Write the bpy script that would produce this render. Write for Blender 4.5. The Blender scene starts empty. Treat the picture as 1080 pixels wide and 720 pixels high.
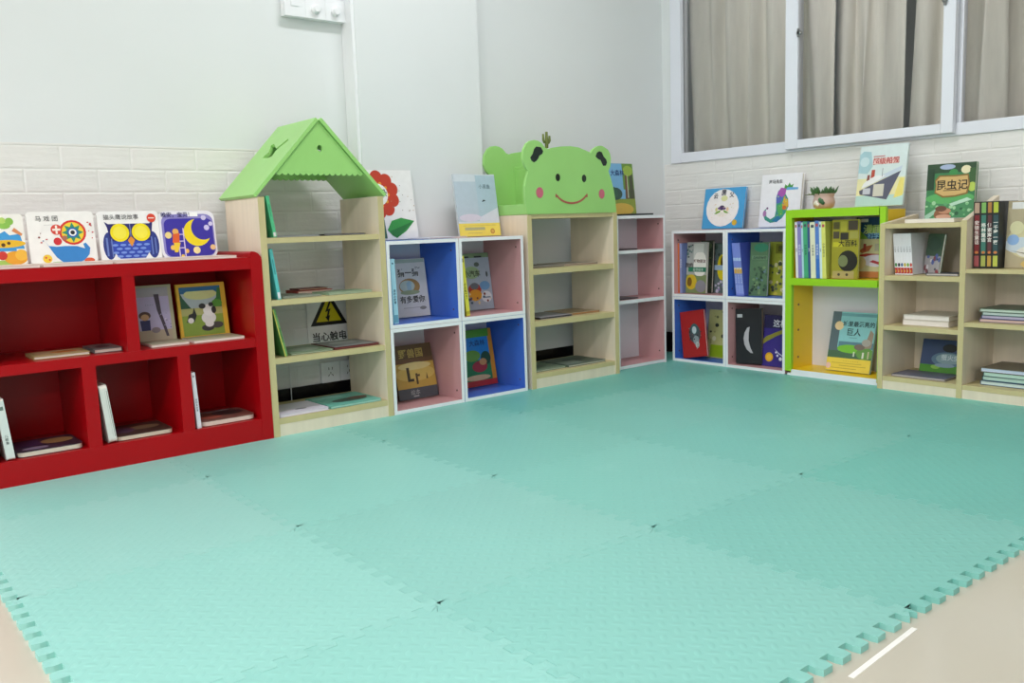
import bpy, bmesh, math, random
from mathutils import Vector, Matrix
from mathutils.geometry import tessellate_polygon
random.seed(7)
PI = math.pi
SC = bpy.context.scene
COL = SC.collection

# ---------------------------------------------------------------- camera
cam_d = bpy.data.cameras.new('camera')
cam_d.sensor_width = 36.0
cam_d.lens = 926.02 * 36.0 / 1080.0
cam_d.clip_start = 0.02
cam = bpy.data.objects.new('camera', cam_d)
COL.objects.link(cam)
_r, _u, _f = (0.77406572, -0.63219826, -0.03387676), (0.10777263, 0.07885145, 0.99104365), (0.62386483, 0.7707839, -0.12916988)
cam.matrix_world = Matrix(((_r[0], _u[0], -_f[0], -3.5951), (_r[1], _u[1], -_f[1], -3.011), (_r[2], _u[2], -_f[2], 0.7384), (0, 0, 0, 1)))
SC.camera = cam

# ---------------------------------------------------------------- world, lights, exposure
SC.view_settings.view_transform = 'Standard'
SC.view_settings.look = 'None'
SC.view_settings.gamma = 1.0
SC.view_settings.use_curve_mapping = False
SC.view_settings.exposure = 0.0
w = bpy.data.worlds.new('world')
SC.world = w
w.use_nodes = True
w.node_tree.nodes['Background'].inputs[0].default_value = (0.6, 0.68, 0.8, 1)
w.node_tree.nodes['Background'].inputs[1].default_value = 0.03
ROOM = dict(x0=-8.6, x1=0.31, y0=-8.4, y1=0.388, h=2.95)
# ceiling lamps: (x, y, watts)
LAMPS = [(-7.0, -0.9, 68), (-7.0, -2.8, 38), (-7.0, -7.2, 102), (-4.9, -2.8, 66), (-4.9, -7.2, 40), (-1.5, -0.9, 28)]
for lx, ly, pw in LAMPS:
    ld = bpy.data.lights.new('ceiling_lamp', 'AREA')
    ld.shape = 'RECTANGLE'
    ld.size, ld.size_y = 1.2, 0.3
    ld.energy = pw
    ld.color = (0.985, 0.973, 1.015)
    lo = bpy.data.objects.new('ceiling_lamp', ld)
    lo.location = (lx, ly, ROOM['h'] - 0.06)
    COL.objects.link(lo)

# ---------------------------------------------------------------- colour + materials
def L(r, g=None, b=None):
    """sRGB 0-255 (or hex string) -> linear rgba"""
    if isinstance(r, str):
        h = r.lstrip('#'); r, g, b = int(h[0:2], 16), int(h[2:4], 16), int(h[4:6], 16)
    f = lambda v: ((v / 255 + 0.055) / 1.055) ** 2.4 if v / 255 > 0.04045 else v / 255 / 12.92
    return (f(r), f(g), f(b), 1.0)

def nt(m):
    return m.node_tree.nodes, m.node_tree.links

def mat(name, col, rough=0.5, noise=0.06, nscale=8.0, stretch=(1, 1, 1), bump=0.0, bscale=60.0, metal=0.0, spec=0.5, coat=0.0):
    m = bpy.data.materials.new(name); m.use_nodes = True
    n, l = nt(m); b = n['Principled BSDF']
    b.inputs['Roughness'].default_value = rough
    b.inputs['Metallic'].default_value = metal
    b.inputs['Specular IOR Level'].default_value = spec
    b.inputs['Coat Weight'].default_value = coat
    tc = n.new('ShaderNodeTexCoord'); mp = n.new('ShaderNodeMapping')
    mp.inputs['Scale'].default_value = stretch
    l.new(tc.outputs['Object'], mp.inputs['Vector'])
    nz = n.new('ShaderNodeTexNoise'); nz.inputs['Scale'].default_value = nscale; nz.inputs['Detail'].default_value = 4
    l.new(mp.outputs['Vector'], nz.inputs['Vector'])
    mr = n.new('ShaderNodeMapRange'); mr.inputs[3].default_value = 1 - noise; mr.inputs[4].default_value = 1 + noise
    mr.inputs[1].default_value = 0.3; mr.inputs[2].default_value = 0.7
    l.new(nz.outputs['Fac'], mr.inputs[0])
    mx = n.new('ShaderNodeMix'); mx.data_type = 'RGBA'; mx.blend_type = 'MULTIPLY'; mx.inputs[0].default_value = 1
    mx.inputs[6].default_value = col
    l.new(mr.outputs[0], mx.inputs[7])
    l.new(mx.outputs[2], b.inputs['Base Color'])
    if bump:
        n2 = n.new('ShaderNodeTexNoise'); n2.inputs['Scale'].default_value = bscale; n2.inputs['Detail'].default_value = 5
        l.new(mp.outputs['Vector'], n2.inputs['Vector'])
        bp = n.new('ShaderNodeBump'); bp.inputs['Strength'].default_value = bump; bp.inputs['Distance'].default_value = 0.004
        l.new(n2.outputs['Fac'], bp.inputs['Height']); l.new(bp.outputs['Normal'], b.inputs['Normal'])
    return m

def ink_mat():
    m = bpy.data.materials.new('printed_paper'); m.use_nodes = True
    n, l = nt(m); b = n['Principled BSDF']
    b.inputs['Roughness'].default_value = 0.42
    a = n.new('ShaderNodeAttribute'); a.attribute_name = 'Col'
    tc = n.new('ShaderNodeTexCoord'); nz = n.new('ShaderNodeTexNoise'); nz.inputs['Scale'].default_value = 40
    l.new(tc.outputs['Object'], nz.inputs['Vector'])
    mr = n.new('ShaderNodeMapRange'); mr.inputs[3].default_value = 0.94; mr.inputs[4].default_value = 1.06
    l.new(nz.outputs['Fac'], mr.inputs[0])
    mx = n.new('ShaderNodeMix'); mx.data_type = 'RGBA'; mx.blend_type = 'MULTIPLY'; mx.inputs[0].default_value = 1
    l.new(a.outputs['Color'], mx.inputs[6]); l.new(mr.outputs[0], mx.inputs[7])
    l.new(mx.outputs[2], b.inputs['Base Color'])
    return m

def mat_foam():
    """teal play-mat foam: basket-weave relief, per-tile tone with painted sheen, scuffs"""
    m = bpy.data.materials.new('teal_foam'); m.use_nodes = True
    n, l = nt(m); b = n['Principled BSDF']
    b.inputs['Roughness'].default_value = 0.46
    b.inputs['Specular IOR Level'].default_value = 0.9
    tc = n.new('ShaderNodeTexCoord'); sp = n.new('ShaderNodeSeparateXYZ')
    rot = n.new('ShaderNodeMapping'); rot.inputs['Rotation'].default_value = (0, 0, math.radians(45))
    l.new(tc.outputs['Object'], rot.inputs['Vector']); l.new(rot.outputs['Vector'], sp.inputs[0])
    def M(op, a, bb=None):
        k = n.new('ShaderNodeMath'); k.operation = op
        for i, v in enumerate((a, bb)):
            if v is None: continue
            if isinstance(v, (int, float)): k.inputs[i].default_value = v
            else: l.new(v, k.inputs[i])
        return k.outputs[0]
    cell = 0.027
    x, y = M('DIVIDE', sp.outputs[0], cell), M('DIVIDE', sp.outputs[1], cell)
    par = M('FLOORED_MODULO', M('ADD', M('FLOOR', x), M('FLOOR', y)), 2.0)
    fx, fy = M('FRACT', x), M('FRACT', y)
    def bar(u, v):   # an oval bump along u, narrow across v
        a = M('POWER', M('MULTIPLY', M('SUBTRACT', u, 0.5), 2.0), 2.0)
        c = M('POWER', M('MULTIPLY', M('SUBTRACT', v, 0.5), 4.2), 2.0)
        return M('MAXIMUM', M('SUBTRACT', 1.0, M('ADD', a, c)), 0.0)
    hgt = M('ADD', M('MULTIPLY', par, bar(fx, fy)), M('MULTIPLY', M('SUBTRACT', 1.0, par), bar(fy, fx)))
    bp = n.new('ShaderNodeBump'); bp.inputs['Strength'].default_value = 0.25; bp.inputs['Distance'].default_value = 0.0020
    l.new(hgt, bp.inputs['Height']); l.new(bp.outputs['Normal'], b.inputs['Normal'])
    geo = n.new('ShaderNodeNewGeometry')
    nz = n.new('ShaderNodeTexNoise'); nz.inputs['Scale'].default_value = 2.2; nz.inputs['Detail'].default_value = 6
    l.new(geo.outputs['Position'], nz.inputs['Vector'])
    oi = n.new('ShaderNodeObjectInfo')
    k = M('ADD', M('MULTIPLY', nz.outputs['Fac'], 0.22), M('MULTIPLY', oi.outputs['Random'], 0.10))
    k = M('ADD', k, 0.84)
    mx = n.new('ShaderNodeMix'); mx.data_type = 'RGBA'; mx.blend_type = 'MULTIPLY'; mx.inputs[0].default_value = 1
    mx.inputs[6].default_value = L(106, 193, 180)
    l.new(k, mx.inputs[7])
    # light scuff marks
    nz2 = n.new('ShaderNodeTexNoise'); nz2.inputs['Scale'].default_value = 5.0; nz2.inputs['Detail'].default_value = 8; nz2.inputs['Roughness'].default_value = 0.7
    l.new(geo.outputs['Position'], nz2.inputs['Vector'])
    mr = n.new('ShaderNodeMapRange'); mr.inputs[1].default_value = 0.56; mr.inputs[2].default_value = 0.72; mr.inputs[4].default_value = 0.22
    l.new(nz2.outputs['Fac'], mr.inputs[0])
    m2 = n.new('ShaderNodeMix'); m2.data_type = 'RGBA'; l.new(mr.outputs[0], m2.inputs[0])
    l.new(mx.outputs[2], m2.inputs[6]); m2.inputs[7].default_value = L(160, 222, 212)
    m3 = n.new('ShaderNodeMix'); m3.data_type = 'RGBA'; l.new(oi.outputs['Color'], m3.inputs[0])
    l.new(m2.outputs[2], m3.inputs[6]); m3.inputs[7].default_value = L(178, 226, 218)  # pale colour mixed in for the painted sheen and tile fading
    l.new(m3.outputs[2], b.inputs['Base Color'])
    return m

def mat_glass():
    m = bpy.data.materials.new('window_glass'); m.use_nodes = True
    n, l = nt(m); n.remove(n['Principled BSDF'])
    tr = n.new('ShaderNodeBsdfTransparent'); tr.inputs[0].default_value = (0.985, 0.99, 0.99, 1)
    gl = n.new('ShaderNodeBsdfGlossy'); gl.inputs['Roughness'].default_value = 0.01
    fr = n.new('ShaderNodeFresnel'); fr.inputs[0].default_value = 1.5
    mx = n.new('ShaderNodeMixShader')
    l.new(fr.outputs[0], mx.inputs[0]); l.new(tr.outputs[0], mx.inputs[1]); l.new(gl.outputs[0], mx.inputs[2])
    l.new(mx.outputs[0], n['Material Output'].inputs[0])
    return m

M_wall = mat('wall_paint', L(226, 230, 230), 0.75, 0.015, 2)
M_ceil = mat('ceiling_paint', L(238, 238, 235), 0.8, 0.015, 2)
M_foamwall = mat('foam_brick', L(234, 233, 229), 0.34, 0.02, 6, (1, 1, 2.8), bump=1.0, bscale=12)
M_black = mat('black_skirting', L(20, 20, 22), 0.25, 0.1, 6)
M_floor = mat('beige_floor_tile', L(205, 199, 183), 0.14, 0.03, 1.6, spec=0.5)
M_teal = mat_foam()
M_red = mat('red_lacquer', L(170, 6, 16), 0.3, 0.05, 3, spec=0.25)
M_wood = mat('pale_maple_board', L(232, 218, 195), 0.45, 0.05, 3, (9, 9, 0.8), bump=0.02)
M_edge = mat('maple_edge_band', L(204, 190, 140), 0.5, 0.05, 5, (3, 3, 1))
M_white = mat('white_laminate', L(240, 241, 244), 0.35, 0.015, 3)
M_backw = mat('white_back_board', L(226, 224, 234), 0.45, 0.02, 3)
M_blue = mat('blue_laminate', L(66, 112, 205), 0.4, 0.04, 3)
M_pink = mat('pink_laminate', L(205, 156, 158), 0.42, 0.04, 3)
M_screw = mat('dark_screw', L(96, 70, 66), 0.4, 0.05, 20)
M_green = mat('apple_green_paint', L(158, 214, 122), 0.35, 0.03, 4)
M_lime = mat('lime_frame', L(158, 214, 40), 0.3, 0.03, 4)
M_yellow = mat('yellow_laminate', L(240, 202, 20), 0.38, 0.04, 4)
M_ink = ink_mat()
M_frame = mat('white_aluminium', L(232, 235, 243), 0.35, 0.015, 4)
M_glass = mat_glass()
M_curtain = mat('beige_curtain_cloth', L(232, 226, 214), 0.85, 0.05, 10, (1, 6, 0.6), bump=0.1, bscale=120)
M_plastic = mat('white_plastic', L(240, 242, 244), 0.3, 0.01, 4)
M_metal = mat('grey_metal', L(150, 150, 150), 0.3, 0.05, 20, metal=1.0)
M_pot = mat('blush_ceramic', L(206, 176, 166), 0.5, 0.06, 20)
M_leaf = mat('green_leaf', L(64, 104, 52), 0.5, 0.25, 60)
M_cactus = mat('olive_cactus', L(104, 118, 52), 0.6, 0.25, 90)
M_dark = mat('charcoal_cloth', L(40, 42, 46), 0.9, 0.1, 6)
M_strip = mat('white_strip', L(252, 250, 244), 0.5, 0.01, 6)

# ---------------------------------------------------------------- mesh builder
class MB:
    def __init__(s, M=None):
        s.v, s.f, s.c, s.mi = [], [], [], []
        s.M = M or Matrix.Identity(4)
    def add(s, verts, faces, col=None, mi=0, M=None):
        o = len(s.v); T = s.M @ M if M is not None else s.M
        s.v += [tuple(T @ Vector(p)) for p in verts]
        for f in faces:
            s.f.append(tuple(i + o for i in f)); s.c.append(col); s.mi.append(mi)
    def box(s, x0, x1, y0, y1, z0, z1, col=None, mi=0, front=None, M=None):
        vs = [(x0, y0, z0), (x1, y0, z0), (x1, y1, z0), (x0, y1, z0), (x0, y0, z1), (x1, y0, z1), (x1, y1, z1), (x0, y1, z1)]
        fs = [(0, 3, 2, 1), (4, 5, 6, 7), (1, 2, 6, 5), (2, 3, 7, 6), (3, 0, 4, 7)]
        s.add(vs, fs, col, mi, M)
        s.add(vs, [(0, 1, 5, 4)], col, mi if front is None else front, M)
    def plate(s, outer, holes, t, M, col=None, mi=0, edge=None):
        """polygon in (u,v), thickness 0..t along +n, placed by M"""
        loops = [list(outer)] + [list(h) for h in holes]
        flat = [p for lp in loops for p in lp]; N = len(flat)
        vs = [(p[0], p[1], 0) for p in flat] + [(p[0], p[1], t) for p in flat]
        if holes:
            tris = tessellate_polygon([[Vector((p[0], p[1], 0)) for p in lp] for lp in loops])
        else:
            tris = [tuple(range(N))] if N <= 40 else tessellate_polygon([[Vector((p[0], p[1], 0)) for p in loops[0]]])
        fs = []
        for tr in tris:
            a = sum(flat[tr[i]][0] * flat[tr[(i + 1) % len(tr)]][1] - flat[tr[(i + 1) % len(tr)]][0] * flat[tr[i]][1] for i in range(len(tr)))
            tr = tuple(tr) if a > 0 else tuple(reversed(tr))
            fs.append(tuple(i + N for i in tr)); fs.append(tuple(reversed(tr)))
        s.add(vs, fs, col, mi, M)
        es = []; o = 0
        for k, lp in enumerate(loops):
            n = len(lp)
            a = sum(lp[i][0] * lp[(i + 1) % n][1] - lp[(i + 1) % n][0] * lp[i][1] for i in range(n))
            fwd = (a > 0) == (k == 0)
            for i in range(n):
                j = (i + 1) % n
                q = (o + i, o + j, o + j + N, o + i + N)
                es.append(q if fwd else tuple(reversed(q)))
            o += n
        s.add(vs, es, col, mi if edge is None else edge, M)
    def lathe(s, prof, seg=20, M=None, col=None, mi=0):
        vs, fs = [], []
        for r, z in prof:
            for k in range(seg):
                a = 2 * PI * k / seg
                vs.append((r * math.cos(a), r * math.sin(a), z))
        for i in range(len(prof) - 1):
            for k in range(seg):
                k2 = (k + 1) % seg
                fs.append((i * seg + k, i * seg + k2, (i + 1) * seg + k2, (i + 1) * seg + k))
        fs.append(tuple(reversed(range(seg)))); fs.append(tuple((len(prof) - 1) * seg + k for k in range(seg)))
        s.add(vs, fs, col, mi, M)
    def tube(s, pts, r, seg=8, col=None, mi=0):
        P = [Vector(p) for p in pts]; rings = []
        for i, p in enumerate(P):
            d = (P[min(i + 1, len(P) - 1)] - P[max(i - 1, 0)]).normalized()
            a = d.orthogonal().normalized()
            if rings: 
                a = (rings[-1][1] - d * rings[-1][1].dot(d)).normalized()
            b = d.cross(a)
            rr = r[i] if isinstance(r, (list, tuple)) else r
            rings.append(([p + (a * math.cos(2 * PI * k / seg) + b * math.sin(2 * PI * k / seg)) * rr for k in range(seg)], a))
        vs = [tuple(q) for rg in rings for q in rg[0]]; fs = []
        for i in range(len(P) - 1):
            for k in range(seg):
                k2 = (k + 1) % seg
                fs.append((i * seg + k, i * seg + k2, (i + 1) * seg + k2, (i + 1) * seg + k))
        fs.append(tuple(reversed(range(seg)))); fs.append(tuple((len(P) - 1) * seg + k for k in range(seg)))
        s.add(vs, fs, col, mi)
    def build(s, name, mats, parent=None, smooth=False, bevel=0.0, seg=2, loc=None):
        me = bpy.data.meshes.new(name)
        me.from_pydata(s.v, [], s.f)
        ms = mats if isinstance(mats, (list, tuple)) else [mats]
        for m in ms: me.materials.append(m)
        if any(s.mi): me.polygons.foreach_set('material_index', s.mi)
        if any(c is not None for c in s.c):
            at = me.attributes.new('Col', 'FLOAT_COLOR', 'FACE')
            at.data.foreach_set('color', [x for c in s.c for x in (c or (1, 1, 1, 1))])
        if smooth: me.polygons.foreach_set('use_smooth', [True] * len(me.polygons))
        me.update()
        o = bpy.data.objects.new(name, me); COL.objects.link(o)
        if parent is not None: o.parent = parent
        if loc is not None: o.location = loc
        if bevel:
            b = o.modifiers.new('bevel', 'BEVEL'); b.width = bevel; b.segments = seg; b.limit_method = 'ANGLE'; b.angle_limit = math.radians(40)
        return o

def thing(name, label, cat, loc=(0, 0, 0), rz=0.0, group=None):
    o = bpy.data.objects.new(name, None); COL.objects.link(o)
    o.empty_display_size = 0.05
    o.location = loc; o.rotation_euler = (0, 0, rz)
    o['label'] = label; o['category'] = cat
    if group: o['group'] = group
    return o

def tag(o, label, cat, group=None):
    o['label'] = label; o['category'] = cat
    if group: o['group'] = group
    return o

def struct(o):
    o['kind'] = 'structure'; return o

def sempty(name):
    o = bpy.data.objects.new(name, None); COL.objects.link(o); o['kind'] = 'structure'; return o

FRONT = Matrix(((1, 0, 0, 0), (0, 0, -1, 0), (0, 1, 0, 0), (0, 0, 0, 1)))     # (u,v,n) -> (x, -n, z)   faces -y
def front_at(y): return Matrix.Translation((0, y, 0)) @ FRONT
def ell(cx, cy, rx, ry, n=24, a0=0.0, a1=2 * PI):
    full = abs(a1 - a0 - 2 * PI) < 1e-6
    m = n if full else n + 1
    return [(cx + rx * math.cos(a0 + (a1 - a0) * k / n), cy + ry * math.sin(a0 + (a1 - a0) * k / n)) for k in range(m)]
def rrect(x0, y0, x1, y1, r, n=4):
    p = []
    for cx, cy, a in ((x1 - r, y0 + r, -PI / 2), (x1 - r, y1 - r, 0), (x0 + r, y1 - r, PI / 2), (x0 + r, y0 + r, PI)):
        for k in range(n + 1):
            t = a + PI / 2 * k / n
            p.append((cx + r * math.cos(t), cy + r * math.sin(t)))
    return p

# ---------------------------------------------------------------- text meshes
_tc = {}
def text_geo(body, bold=False):
    k = (body, bold)
    if k in _tc: return _tc[k]
    c = bpy.data.curves.new('tmp', 'FONT'); c.body = body; c.size = 1.0; c.align_x = 'CENTER'; c.align_y = 'CENTER'
    c.resolution_u = 2
    if bold: c.offset = 0.018
    o = bpy.data.objects.new('tmp', c)
    me = bpy.data.meshes.new_from_object(o)
    vs = [tuple(v.co) for v in me.vertices]; fs = [tuple(p.vertices) for p in me.polygons]
    bpy.data.objects.remove(o); bpy.data.curves.remove(c); bpy.data.meshes.remove(me)
    if vs:
        xs = [v[0] for v in vs]; ys = [v[1] for v in vs]
        mx, my = (min(xs) + max(xs)) / 2, (min(ys) + max(ys)) / 2
        vs = [(v[0] - mx, v[1] - my, 0) for v in vs]
    _tc[k] = (vs, fs); return _tc[k]

# ---------------------------------------------------------------- room shell
def room():
    R = ROOM
    b = MB(); b.box(R['x0'] - .1, R['x1'] + .3, R['y0'] - .1, R['y1'] + .15, -0.14, -0.012); struct(b.build('floor', M_floor))
    b = MB(); b.box(R['x0'] - .1, R['x1'] + 1.1, R['y0'] - .1, R['y1'] + .15, R['h'], R['h'] + .12); struct(b.build('ceiling', M_ceil))
    b = MB(); b.box(R['x0'] - .1, R['x1'] + 1.1, R['y1'], R['y1'] + .15, -0.14, R['h']); wb = struct(b.build('wall_back', M_wall))
    b = MB(); b.box(R['x0'] - .1, R['x0'], R['y0'], R['y1'], -0.012, R['h']); struct(b.build('wall_left', M_wall))
    b = MB(); b.box(R['x0'] - .1, R['x1'] + .12, R['y0'] - .1, R['y0'], -0.012, R['h']); struct(b.build('wall_front', M_wall))
    # right wall with the window opening
    wy0, wy1, wz0, wz1 = -2.9, 0.319, 1.06, 2.5
    b = MB()
    x0, x1 = R['x1'], R['x1'] + .12
    b.box(x0, x1, R['y0'], R['y1'], -0.012, wz0)
    b.box(x0, x1, R['y0'], R['y1'], wz1, R['h'])
    b.box(x0, x1, wy1, R['y1'], wz0, wz1)
    b.box(x0, x1, R['y0'], wy0, wz0, wz1)
    wr = struct(b.build('wall_right', M_wall))
    # space behind the window: a dim recess that holds the curtains
    b = MB()
    b.box(x1 + .55, x1 + .6, wy0 - .3, R['y1'], .6, R['h'])
    b.box(x1, x1 + .55, wy0 - .3, wy0 - .25, .6, R['h'])
    b.box(x1, x1 + .55, wy0 - .3, R['y1'], .6, .65)
    struct(b.build('wall_outside', M_wall))
    # pillar standing out of the back wall
    b = MB(); b.box(-1.695, -1.058, .297, R['y1'] + .01, -0.012, R['h']); struct(b.build('wall_pillar', M_wall))
    b = MB(); b.box(-1.709, -1.695, .301, R['y1'], 1.02, R['h']); struct(b.build('trim_1', M_plastic, bevel=.003))
    # skirting
    b = MB(); b.box(R['x0'], -1.695, R['y1'] - .010, R['y1'], -0.012, .104); b.box(-1.058, R['x1'], R['y1'] - .010, R['y1'], -0.012, .104)
    b.box(-1.705, -1.695, .29, R['y1'] - .01, -.012, .104); b.box(-1.705, -1.048, .287, .297, -.012, .104); b.box(-1.058, -1.048, .297, R['y1'] - .01, -.012, .104)
    struct(b.build('baseboard_back', M_black, bevel=.002))
    b = MB(); b.box(R['x1'] - .010, R['x1'], R['y0'], R['y1'] - .01, -0.012, .104); struct(b.build('baseboard_right', M_black, bevel=.002))
    # embossed foam bricks
    bw, bh, bt = .236, .0806, .0016
    def brick_mesh(wd, name, bh):
        b = MB(); e = .006; g = .0001
        b.add([(g, 0, g), (wd - g, 0, g), (wd - g, 0, bh - g), (g, 0, bh - g), (g + e, -bt, g + e), (wd - g - e, -bt, g + e), (wd - g - e, -bt, bh - g - e), (g + e, -bt, bh - g - e)],
              [(4, 5, 6, 7), (0, 1, 5, 4), (1, 2, 6, 5), (2, 3, 7, 6), (3, 0, 4, 7)])
        o = b.build(name, M_foamwall); me = o.data; bpy.data.objects.remove(o); return me
    meshes = {}
    def lay(wall, length, rows, place, rz, ztop):
        for r in range(rows):
            hr = round(min(bh, ztop - .105 - r * bh), 4)
            x = -(bw / 2) * (r % 2)
            while x < length - .01:
                a, c = max(x, 0), min(x + bw, length)
                wd = round(c - a, 3)
                if wd > .02:
                    if (wd, hr) not in meshes: meshes[wd, hr] = brick_mesh(wd, 'brick', hr)
                    o = bpy.data.objects.new('brick', meshes[wd, hr]); COL.objects.link(o); o.parent = wall
                    o.location = place(a, .105 + r * bh); o.rotation_euler = (0, 0, rz)
                x += bw
    lay(wb, 2.2, 12, lambda a, z: (-1.7 - 2.2 + a, R['y1'], z), 0, 1.073)
    lay(wr, 2.3, 12, lambda a, z: (R['x1'], R['y1'] - .01 - a, z), -PI / 2, 1.059)
    b = MB(); b.box(-3.9, -1.7, R['y1'] - .0022, R['y1'], 1.0722, 1.0785); struct(b.build('trim_2', M_foamwall))
room()

def window():
    x = ROOM['x1']
    root = sempty('window_1')
    def bars(name, rects, xa, xb, m=M_frame, bev=.003):
        b = MB()
        for (y0, y1, z0, z1) in rects: b.box(xa, xb, y0, y1, z0, z1)
        return b.build(name, m, root, bevel=bev)
    bars('window_frame', [(.245, .319, 1.06, 2.5), (-2.9, .245, 1.06, 1.114), (-2.9, .245, 2.44, 2.5), (-2.9, -2.84, 1.114, 2.44)], x - .012, x + .05)
    # left fixed pane, sliding sash in front of it, right pane
    bars('fixed_sash', [(-.49, -.44, 1.114, 2.44)], x - .002, x + .03)
    bars('sliding_sash', [(-.505, -.436, 1.072, 2.44), (-1.252, -1.200, 1.072, 2.44), (-1.200, -.505, 1.072, 1.114), (-1.200, -.505, 2.39, 2.44)], x - .042, x - .013)
    for nm, ya, yb, xx in (('window_pane', -.44, .245, x + .015), ('window_pane', -1.202, -.503, x - .028), ('window_pane', -2.84, -1.26, x + .015)):
        b = MB(); b.box(xx - .002, xx + .002, ya, yb, 1.112, 2.44); b.build(nm, M_glass, root)
    bars('right_stile', [(-1.268, -1.215, 1.114, 2.44)], x - .002, x + .03)
    b = MB(); b.lathe([(.004, 0), (.012, .002), (.013, .012), (.008, .016)], 12, Matrix.Translation((x - .042, -.517, 1.615)) @ Matrix.Rotation(-PI / 2, 4, 'Y')); b.box(x - .058, x - .05, -.521, -.511, 1.595, 1.635)
    b.build('sash_latch', M_metal, root, smooth=False)
    b = MB(); b.box(x - .052, x - .042, -1.213, -1.203, 1.60, 1.645); b.lathe([(.004, 0), (.011, .002), (.011, .012), (.007, .016)], 12, Matrix.Translation((x - .042, -1.208, 1.62)) @ Matrix.Rotation(-PI / 2, 4, 'Y'))
    b.build('sash_latch', M_metal, root)
    struct(root)
    for ch in root.children: ch['kind'] = 'structure'
window()

def curtain(y0, y1, label, folds, phase, flare=0.0, x0=.43):
    b = MB(); nz, ny = 10, int(folds * 12)
    vs, fs = [], []
    for j in range(nz + 1):
        z = .9 + (2.6 - .9) * j / nz; k = 1 - j / nz
        for i in range(ny + 1):
            t = i / ny
            yy = y0 + (y1 - y0) * t + flare * k * (t - .5) + .014 * math.sin(t * 23 + z * 2.1 + phase)
            xx = x0 + (.024 + .012 * k) * math.sin(t * folds * 2 * PI + phase + .5 * math.sin(z * 2 + phase)) + .008 * math.sin(t * folds * 5.1 + z * 3)
            vs.append((xx, yy, z))
    for j in range(nz):
        for i in range(ny):
            a = j * (ny + 1) + i
            fs.append((a, a + 1, a + ny + 2, a + ny + 1))
    b.add(vs, fs)
    o = b.build('curtain', M_curtain, smooth=True)
    s = o.modifiers.new('cloth', 'SOLIDIFY'); s.thickness = .0015
    tag(o, label, 'curtain', 'curtains behind the window')
curtain(-.60, .27, 'beige curtain hanging behind the leftmost window pane', 7, .3)
curtain(-.885, -.54, 'beige curtain behind the sliding sash, left of the dark gap', 3, 1.4, -.02, .54)
curtain(-1.37, -.985, 'beige curtain behind the sliding sash, right of the dark gap', 3, 2.2, .02)
curtain(-2.3, -1.30, 'beige curtain behind the right hand window pane', 8, .9, 0, .54)

# ---------------------------------------------------------------- play mat
def play_mat():
    X0, Y0, P = -3.317, -2.253, .635
    NT, A = 11, .0135
    nx, ny = 6, 4
    rg = random.Random(11)
    root = thing('play_mat', 'teal foam puzzle mat of interlocking textured squares covering the floor', 'play mat', (0, 0, -.012))
    def edge_pts(s0, s1, fixed, along_x, base):
        """tooth wave along a seam; returns points ordered s0->s1 in world"""
        pts = []; p = P / NT
        def pt(s, o): return (s, fixed + o) if along_x else (fixed + o, s)
        pts.append(pt(s0, 0))
        for k in range(NT):
            a = base + k * p
            q = [(a + p * .09, -A), (a + p * .16, A * .0), (a + p * .13, A), (a + p * .59, A), (a + p * .56, 0), (a + p * .63, -A)]
            for s, o in q:
                if min(s0, s1) + .0005 < s < max(s0, s1) - .0005: pts.append(pt(s, o))
        pts.append(pt(s1, 0))
        return pts
    for i in range(nx):
        for j in range(ny):
            xa, xb = X0 + i * P, min(X0 + (i + 1) * P, ROOM['x1'] - .015)
            ya, yb = Y0 + j * P, Y0 + (j + 1) * P
            last = i == nx - 1
            bot = edge_pts(xa, xb, ya, True, X0 + i * P)
            top = edge_pts(xa, xb, yb, True, X0 + i * P)
            lef = edge_pts(ya, yb, xa, False, ya)
            rig = [(xb, ya), (xb, yb)] if last else edge_pts(ya, yb, xb, False, ya)
            poly = bot[:-1] + rig[:-1] + list(reversed(top))[:-1] + list(reversed(lef))[:-1]
            cx, cy = (xa + xb) / 2, (ya + yb) / 2
            loc = [((p[0] - cx) * .9983, (p[1] - cy) * .9983) for p in poly]
            b = MB(); b.plate(loc, [], .012, Matrix.Identity(4))
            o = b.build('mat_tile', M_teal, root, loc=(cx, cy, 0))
            sheen_fade = max(.03, (.58, .48, .33, .22, .12, .08)[i] + rg.uniform(-.045, .045) - (.09, .04, 0, .10)[j])   # whitish left-side sheen painted into the tile colours, plus random fading per tile
            o.color = (sheen_fade, sheen_fade, sheen_fade, 1)
play_mat()

b = MB(); b.plate([(-.122, -.0045), (.122, -.0055), (.122, .0045), (-.122, .0055)], [], .0008, Matrix.Identity(4))  # flat white strip on the floor beside the mat
o = b.build('floor_strip', M_strip, loc=(-2.205, -2.289, -.012)); o.rotation_euler = (0, 0, math.radians(3.6))
tag(o, 'thin white strip lying on the beige floor along the mat edge', 'tape')

# ---------------------------------------------------------------- furniture
B_ROT = -PI / 2
def board(name, parent, dims, mats=None, bevel=.0012, front=None, loc=None):
    b = MB(); b.box(*dims, front=front)
    return b.build(name, mats or M_wood, parent, bevel=bevel)

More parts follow.
